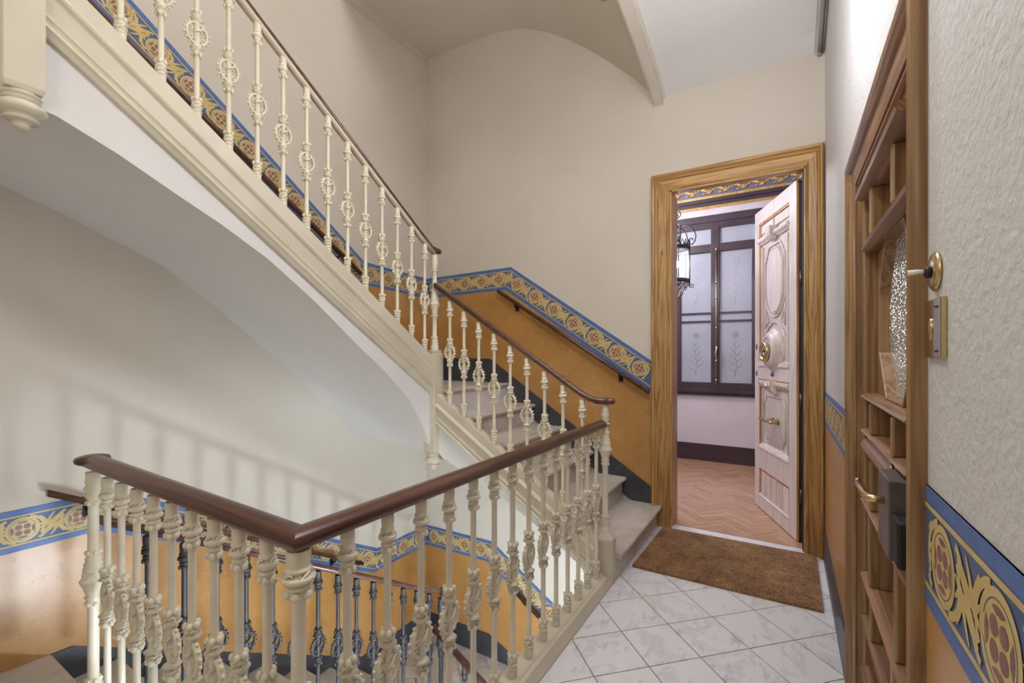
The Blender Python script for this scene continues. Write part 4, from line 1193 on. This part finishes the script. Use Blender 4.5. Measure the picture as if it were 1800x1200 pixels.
for k in range(6):
    a = k * pi / 3
    b.tube(spiral(0.045, 2.84, 0.04, 1.1, -1.8, 1, a), 0.005, 5)
    b.tube([(LX + r * cos(a), LY + r * sin(a), z) for r, z in ((0.015, 2.76), (0.05, 2.72), (0.10, 2.72), (0.15, 2.71), (0.20, 2.67), (0.225, 2.60), (0.215, 2.54), (0.19, 2.51), (0.165, 2.52), (0.155, 2.55), (0.17, 2.575), (0.19, 2.57), (0.195, 2.55))], 0.006, 6)
b.build('crown', 'wrought', ln)
b = MB()
for z0, z1 in ((2.46, 2.50), (2.12, 2.16)):
    b.lathe([(0.155, z0), (0.163, z0), (0.163, z1), (0.155, z1)], (LX, LY, 0), 24, cap=False)
for k in range(24):
    a = k * pi / 12
    b.tube([(LX + 0.163 * cos(a + t * 0.12), LY + 0.163 * sin(a + t * 0.12), 2.50 + h_) for t, h_ in ((-1, 0), (-0.6, 0.03), (0, 0.055), (0.6, 0.03), (1, 0))], 0.005, 4)
    b.tube([(LX + 0.163 * cos(a + t * 0.12), LY + 0.163 * sin(a + t * 0.12), 2.12 - h_) for t, h_ in ((-1, 0), (-0.5, 0.02), (0, 0.03), (0.5, 0.02), (1, 0))], 0.004, 4)
b.build('pierced_band', 'wrought', ln)
b = MB()
for k in range(6):
    a = k * pi / 3
    b.tube([(LX + 0.165 * cos(a), LY + 0.165 * sin(a), 2.10), (LX + 0.165 * cos(a), LY + 0.165 * sin(a), 2.55)], 0.005, 6)
    b.tube(spiral(0.185, 2.09, 0.025, 1.2, pi, 1, a), 0.004, 5)
    b.tube([(LX + r * cos(a), LY + r * sin(a), z) for r, z in ((0.15, 2.10), (0.11, 2.06), (0.09, 2.0), (0.05, 1.97), (0.0, 1.98))], 0.005, 5)
b.lathe([(0.001, 1.92), (0.012, 1.94), (0.02, 1.96), (0.01, 1.99), (0.001, 2.0)], (LX, LY, 0), 8)
b.build('cage', 'wrought', ln)
b = MB(); b.lathe([(0.150, 2.15), (0.152, 2.2), (0.152, 2.42), (0.150, 2.47)], (LX, LY, 0), 28, cap=False); b.build('glass_shade', 'lantern_glass', ln)
g = M['lantern_glass'].node_tree.nodes['Principled BSDF']; g.inputs['Transmission Weight'].default_value = 0.85; g.inputs['Roughness'].default_value = 0.12; g.inputs['IOR'].default_value = 1.05; g.inputs['Emission Strength'].default_value = 0.12
b = MB(); b.ball((LX, LY, 2.31), 0.03, 12, 1.3); b.build('bulb', 'bulb', ln)

# ------------------------------------------------------------------ door_2, the lift-like side door in the right wall
d2 = empty('door_2', (XR, 1.65, 0), kind='structure')
sp = [(0.0, -0.03), (0.0, 0.004), (0.02, 0.008), (0.03, 0.005), (0.055, 0.008), (0.060, 0.016), (0.070, 0.024), (0.082, 0.028), (0.092, 0.024), (0.095, 0.012), (0.095, 0.0)]
architrave(d2, lambda a, z, p: (XR - p, a, z), SY0, SY1, SZ, 0.0, sp, ('oak', 'oak_y'))
for y0, y1 in ((SY0, SY0 + 0.012), (SY1 - 0.012, SY1)):
    b = MB(); b.box((XR + 0.001, y0, 0), (XR + 0.16, y1, SZ)); b.build('lining', 'oak', d2)
b = MB(); b.box((XR + 0.001, SY0, SZ - 0.012), (XR + 0.16, SY1, SZ)); b.build('lining', 'oak_y', d2)
b = MB(); b.use('black').box((XR + 0.10, SY0 + 0.012, 0), (XR + 0.115, SY1 - 0.012, SZ - 0.012)); b.build('back_panel', None, d2)
lv = MB(); X0, X1 = 0.235, 0.298
ya, yb = SY0 + 0.014, SY1 - 0.014; yc = (ya + yb) / 2
def sbox(mb, y0, y1, z0, z1, x0=X0, x1=X1): mb.box((x0, y0, z0), (x1, y1, z1))
sbox(lv, ya, ya + 0.10, 0.005, SZ - 0.014); sbox(lv, yb - 0.07, yb, 0.005, SZ - 0.014)
leaf2 = lv.build('door_leaf', 'oak', d2, bevel=0.003)
def smould(z0, z1, y0=None, y1=None, x0=0.222, parent=leaf2, mat='oak_y', name='rail'):
    y0 = ya + 0.10 if y0 is None else y0; y1 = yb - 0.07 if y1 is None else y1; m = (z0 + z1) / 2
    b = MB(); b.extrude([(X1, z0), (X0 + 0.008, z0), (x0 + 0.004, z0 + (m - z0) * 0.5), (x0, m), (x0 + 0.004, z1 - (m - z0) * 0.5), (X0 + 0.008, z1), (X1, z1)], lambda a, c: (a, y0, c), lambda a, c: (a, y1, c))
    b.build(name, mat, parent); return b
sbox_m = MB(); sbox(sbox_m, ya + 0.10, yb - 0.07, 1.975, SZ - 0.014); sbox_m.build('top_rail', 'oak_y', leaf2)
smould(1.935, 1.975, x0=0.205, name='cornice')
smould(1.755, 1.785); smould(1.235, 1.258); smould(1.115, 1.135); smould(1.045, 1.10); smould(0.872, 0.890); smould(0.605, 0.625); smould(0.45, 0.47); smould(0.27, 0.29); smould(0.10, 0.20)
for y in (1.50, 1.855):
    for z0, z1 in ((1.785, 1.935), (1.135, 1.235), (0.89, 1.045), (0.47, 0.605), (0.20, 0.27)):
        b = MB(); b.box((0.228, y - 0.016, z0), (X1, y + 0.016, z1)); b.build('mullion', 'oak', leaf2, bevel=0.005)
for y in (1.475, 1.90):
    b = MB(); b.box((0.230, y - 0.014, 0.625), (X1, y + 0.014, 0.872)); b.build('mullion', 'oak', leaf2, bevel=0.005)
# recessed fields
for z0, z1 in ((1.785, 1.935), (1.135, 1.235), (0.89, 1.045), (0.20, 0.27)):
    b = MB(); b.box((0.294, ya + 0.09, z0), (0.300, yb - 0.06, z1)); b.build('recessed_panel', 'dark_pane', leaf2)
b = MB(); b.box((0.290, ya + 0.09, 0.625), (0.298, yb - 0.06, 0.872)); b.box((0.290, ya + 0.09, 0.47), (0.298, yb - 0.06, 0.605)); b.build('pane', 'dark_pane', leaf2)
# octagonal light with hammered glass
oz0, oz1 = 1.258, 1.755; ozc = (oz0 + oz1) / 2; hy = 0.245; ycg = 1.655
octa = [(ycg - 0.12, oz0), (ycg + 0.12, oz0), (ycg + hy, oz0 + 0.14), (ycg + hy, oz1 - 0.16), (ycg + 0.13, oz1), (ycg - 0.13, oz1), (ycg - hy, oz1 - 0.16), (ycg - hy, oz0 + 0.14)]
inner = [(ycg + (a - ycg) * 0.95, ozc + (c - ozc) * 0.97) for a, c in octa]
b = MB()
for i in range(8):
    j = (i + 1) % 8
    b.extrude([octa[i], octa[j], inner[j], inner[i]], lambda a, c: (X1, a, c), lambda a, c: (0.256, a, c))
for poly in ([(ya + 0.09, oz1), octa[5], octa[6], octa[7], octa[0], (ya + 0.09, oz0)], [(yb - 0.06, oz1), octa[4], octa[3], octa[2], octa[1], (yb - 0.06, oz0)]):
    b.extrude(poly, lambda a, c: (X1, a, c), lambda a, c: (0.272, a, c))
b.build('octagon_surround', 'oak', leaf2, bevel=0.003)
b = MB(); b.extrude(octa, lambda a, c: (0.292, a, c), lambda a, c: (0.284, a, c)); b.build('hammered_pane', 'hammered', leaf2)
# lock case, lever, keyhole knob
b = MB(); b.box((0.192, 1.30, 0.935), (0.236, 1.43, 1.115)); b.build('lock_case', 'lockgrey', leaf2, bevel=0.004)
b = MB(); b.box((0.196, 1.225, 0.945), (0.236, 1.30, 1.045)); b.build('lock_keep', 'black', leaf2, bevel=0.006)
b = MB(); b.tube([(0.194, 1.345, 1.058), (0.165, 1.35, 1.058), (0.158, 1.37, 1.060), (0.157, 1.42, 1.062), (0.157, 1.475, 1.064)], [0.009, 0.009, 0.009, 0.0075, 0.008], 10); b.ball((0.157, 1.477, 1.064), 0.0095, 10)
b.build('lever_handle', 'brass', leaf2)
b = MB(); b.lathe([(0.012, 0.236), (0.012, 0.226), (0.006, 0.222), (0.010, 0.214), (0.004, 0.206)], (0, 1.52, 1.075), 10, 'X'); b.lathe([(0.012, 0.236), (0.010, 0.228), (0.003, 0.225)], (0, 1.52, 1.10), 10, 'X'); b.build('key_knob', 'brass', leaf2)

# ------------------------------------------------------------------ coir mat, switches, lamps and conduits
b = MB(); b.extrude([(-0.865, 2.925), (0.166, 2.940), (0.168, 3.715), (-0.845, 3.690)], lambda a, c: (a, c, 0.001), lambda a, c: (a, c, 0.017))
lab(b.build('doormat', 'coir', None, loc=(-0.35, 3.34, 0.001)), 'brown coir doormat on the marble tiles before the open doorway', 'doormat')

sw = empty('light_switch', (XR, 1.043, 1.54), 'round brass light switch with a white lever on the right wall', 'switch')
b = MB(); b.lathe([(0.0335, 0.2195), (0.0335, 0.216), (0.029, 0.2125), (0.018, 0.211), (0.001, 0.2105)], (0, 1.043, 1.54), 28, 'X'); b.build('plate', 'brass', sw)
b = MB(); b.lathe([(0.0105, 0.212), (0.0105, 0.206), (0.006, 0.203), (0.001, 0.203)], (0, 1.046, 1.54), 16, 'X'); b.build('collar', 'black', sw)
b = MB(); b.tube([(0.206, 1.046, 1.541), (0.195, 1.047, 1.542), (0.182, 1.049, 1.541)], [0.0035, 0.0042, 0.005], 8); b.build('lever', 'white_plastic', sw)
bp = empty('bell_plate', (XR, 1.04, 1.44), 'polished brass bell push plate below the round switch', 'doorbell')
b = MB(); b.use('brass').box((0.213, 0.985, 1.392), (0.2198, 1.092, 1.492)); b.build('plate', None, bp, bevel=0.001)
b = MB(); b.box((0.2115, 0.990, 1.394), (0.2128, 1.026, 1.490)); b.build('steel_strip', 'chrome', bp)
for z in (1.404, 1.478):
    b = MB(); b.lathe([(0.004, 0.2125), (0.003, 0.209), (0.001, 0.2085)], (0, 1.008, z), 8, 'X'); b.build('screw', 'screw', bp)
b = MB(); b.lathe([(0.011, 0.2135), (0.011, 0.211), (0.008, 0.210), (0.001, 0.2095)], (0, 1.048, 1.44), 16, 'X'); b.v = [(x, y, 1.44 + (z - 1.44) * 1.8) for x, y, z in b.v]; b.build('push_button', 'brass', bp)

def pendant(x, y, ztop, zb, label):
    e = empty('pendant_lamp', (x, y, ztop), label, 'lamp')
    b = MB(); b.tube([(x, y, ztop), (x, y, zb + 0.50)], 0.006, 8); b.lathe([(0.05, ztop - 0.02), (0.05, ztop)], (x, y, 0), 16); b.build('stem', 'brass', e)
    b = MB(); b.lathe([(0.001, zb), (0.012, zb + 0.004), (0.016, zb + 0.016), (0.010, zb + 0.03), (0.02, zb + 0.04), (0.035, zb + 0.05), (0.02, zb + 0.056)], (x, y, 0), 16); b.build('finial', 'brass', e)
    g_ = MB(); g_.lathe([(0.02, zb + 0.055), (0.03, zb + 0.08), (0.04, zb + 0.11), (0.042, zb + 0.13)], (x, y, 0), 24, cap=False); g_.build('shade_bowl', 'brass', e)
    return e
pendant(-0.53, 1.47, 3.81, 2.595, 'brass pendant lamp over the landing, only its bottom knob in view')

cn = empty('ceiling_conduit', (XR - 0.05, 3.0, 3.6), 'grey conduit tube along the ceiling corner at the right wall', 'conduit')
b = MB(); b.tube([(XR - 0.032, y, z - 0.024) for y, z in CZ[:9]][::1], 0.013, 10); b.build('tube', 'grey_metal', cn)
b = MB(); b.ball((XR - 0.032, 3.735, CZ[0][1] - 0.022), 0.016, 10)
b.tube([(XR - 0.012, y, z - 0.015) for y, z in CZ[:9]], 0.007, 6); b.build('cable', 'grey_metal', cn)
b = MB(); rings = [[(XR - 0.15, y, z + 0.005), (XR - 0.15, y, z - 0.012), (XR - 0.06, y, z - 0.012), (XR - 0.06, y, z + 0.005)] for y, z in CZ]
b.sheet(rings); b.build('trim_7', 'white_paint', kind='structure', fixn=False)
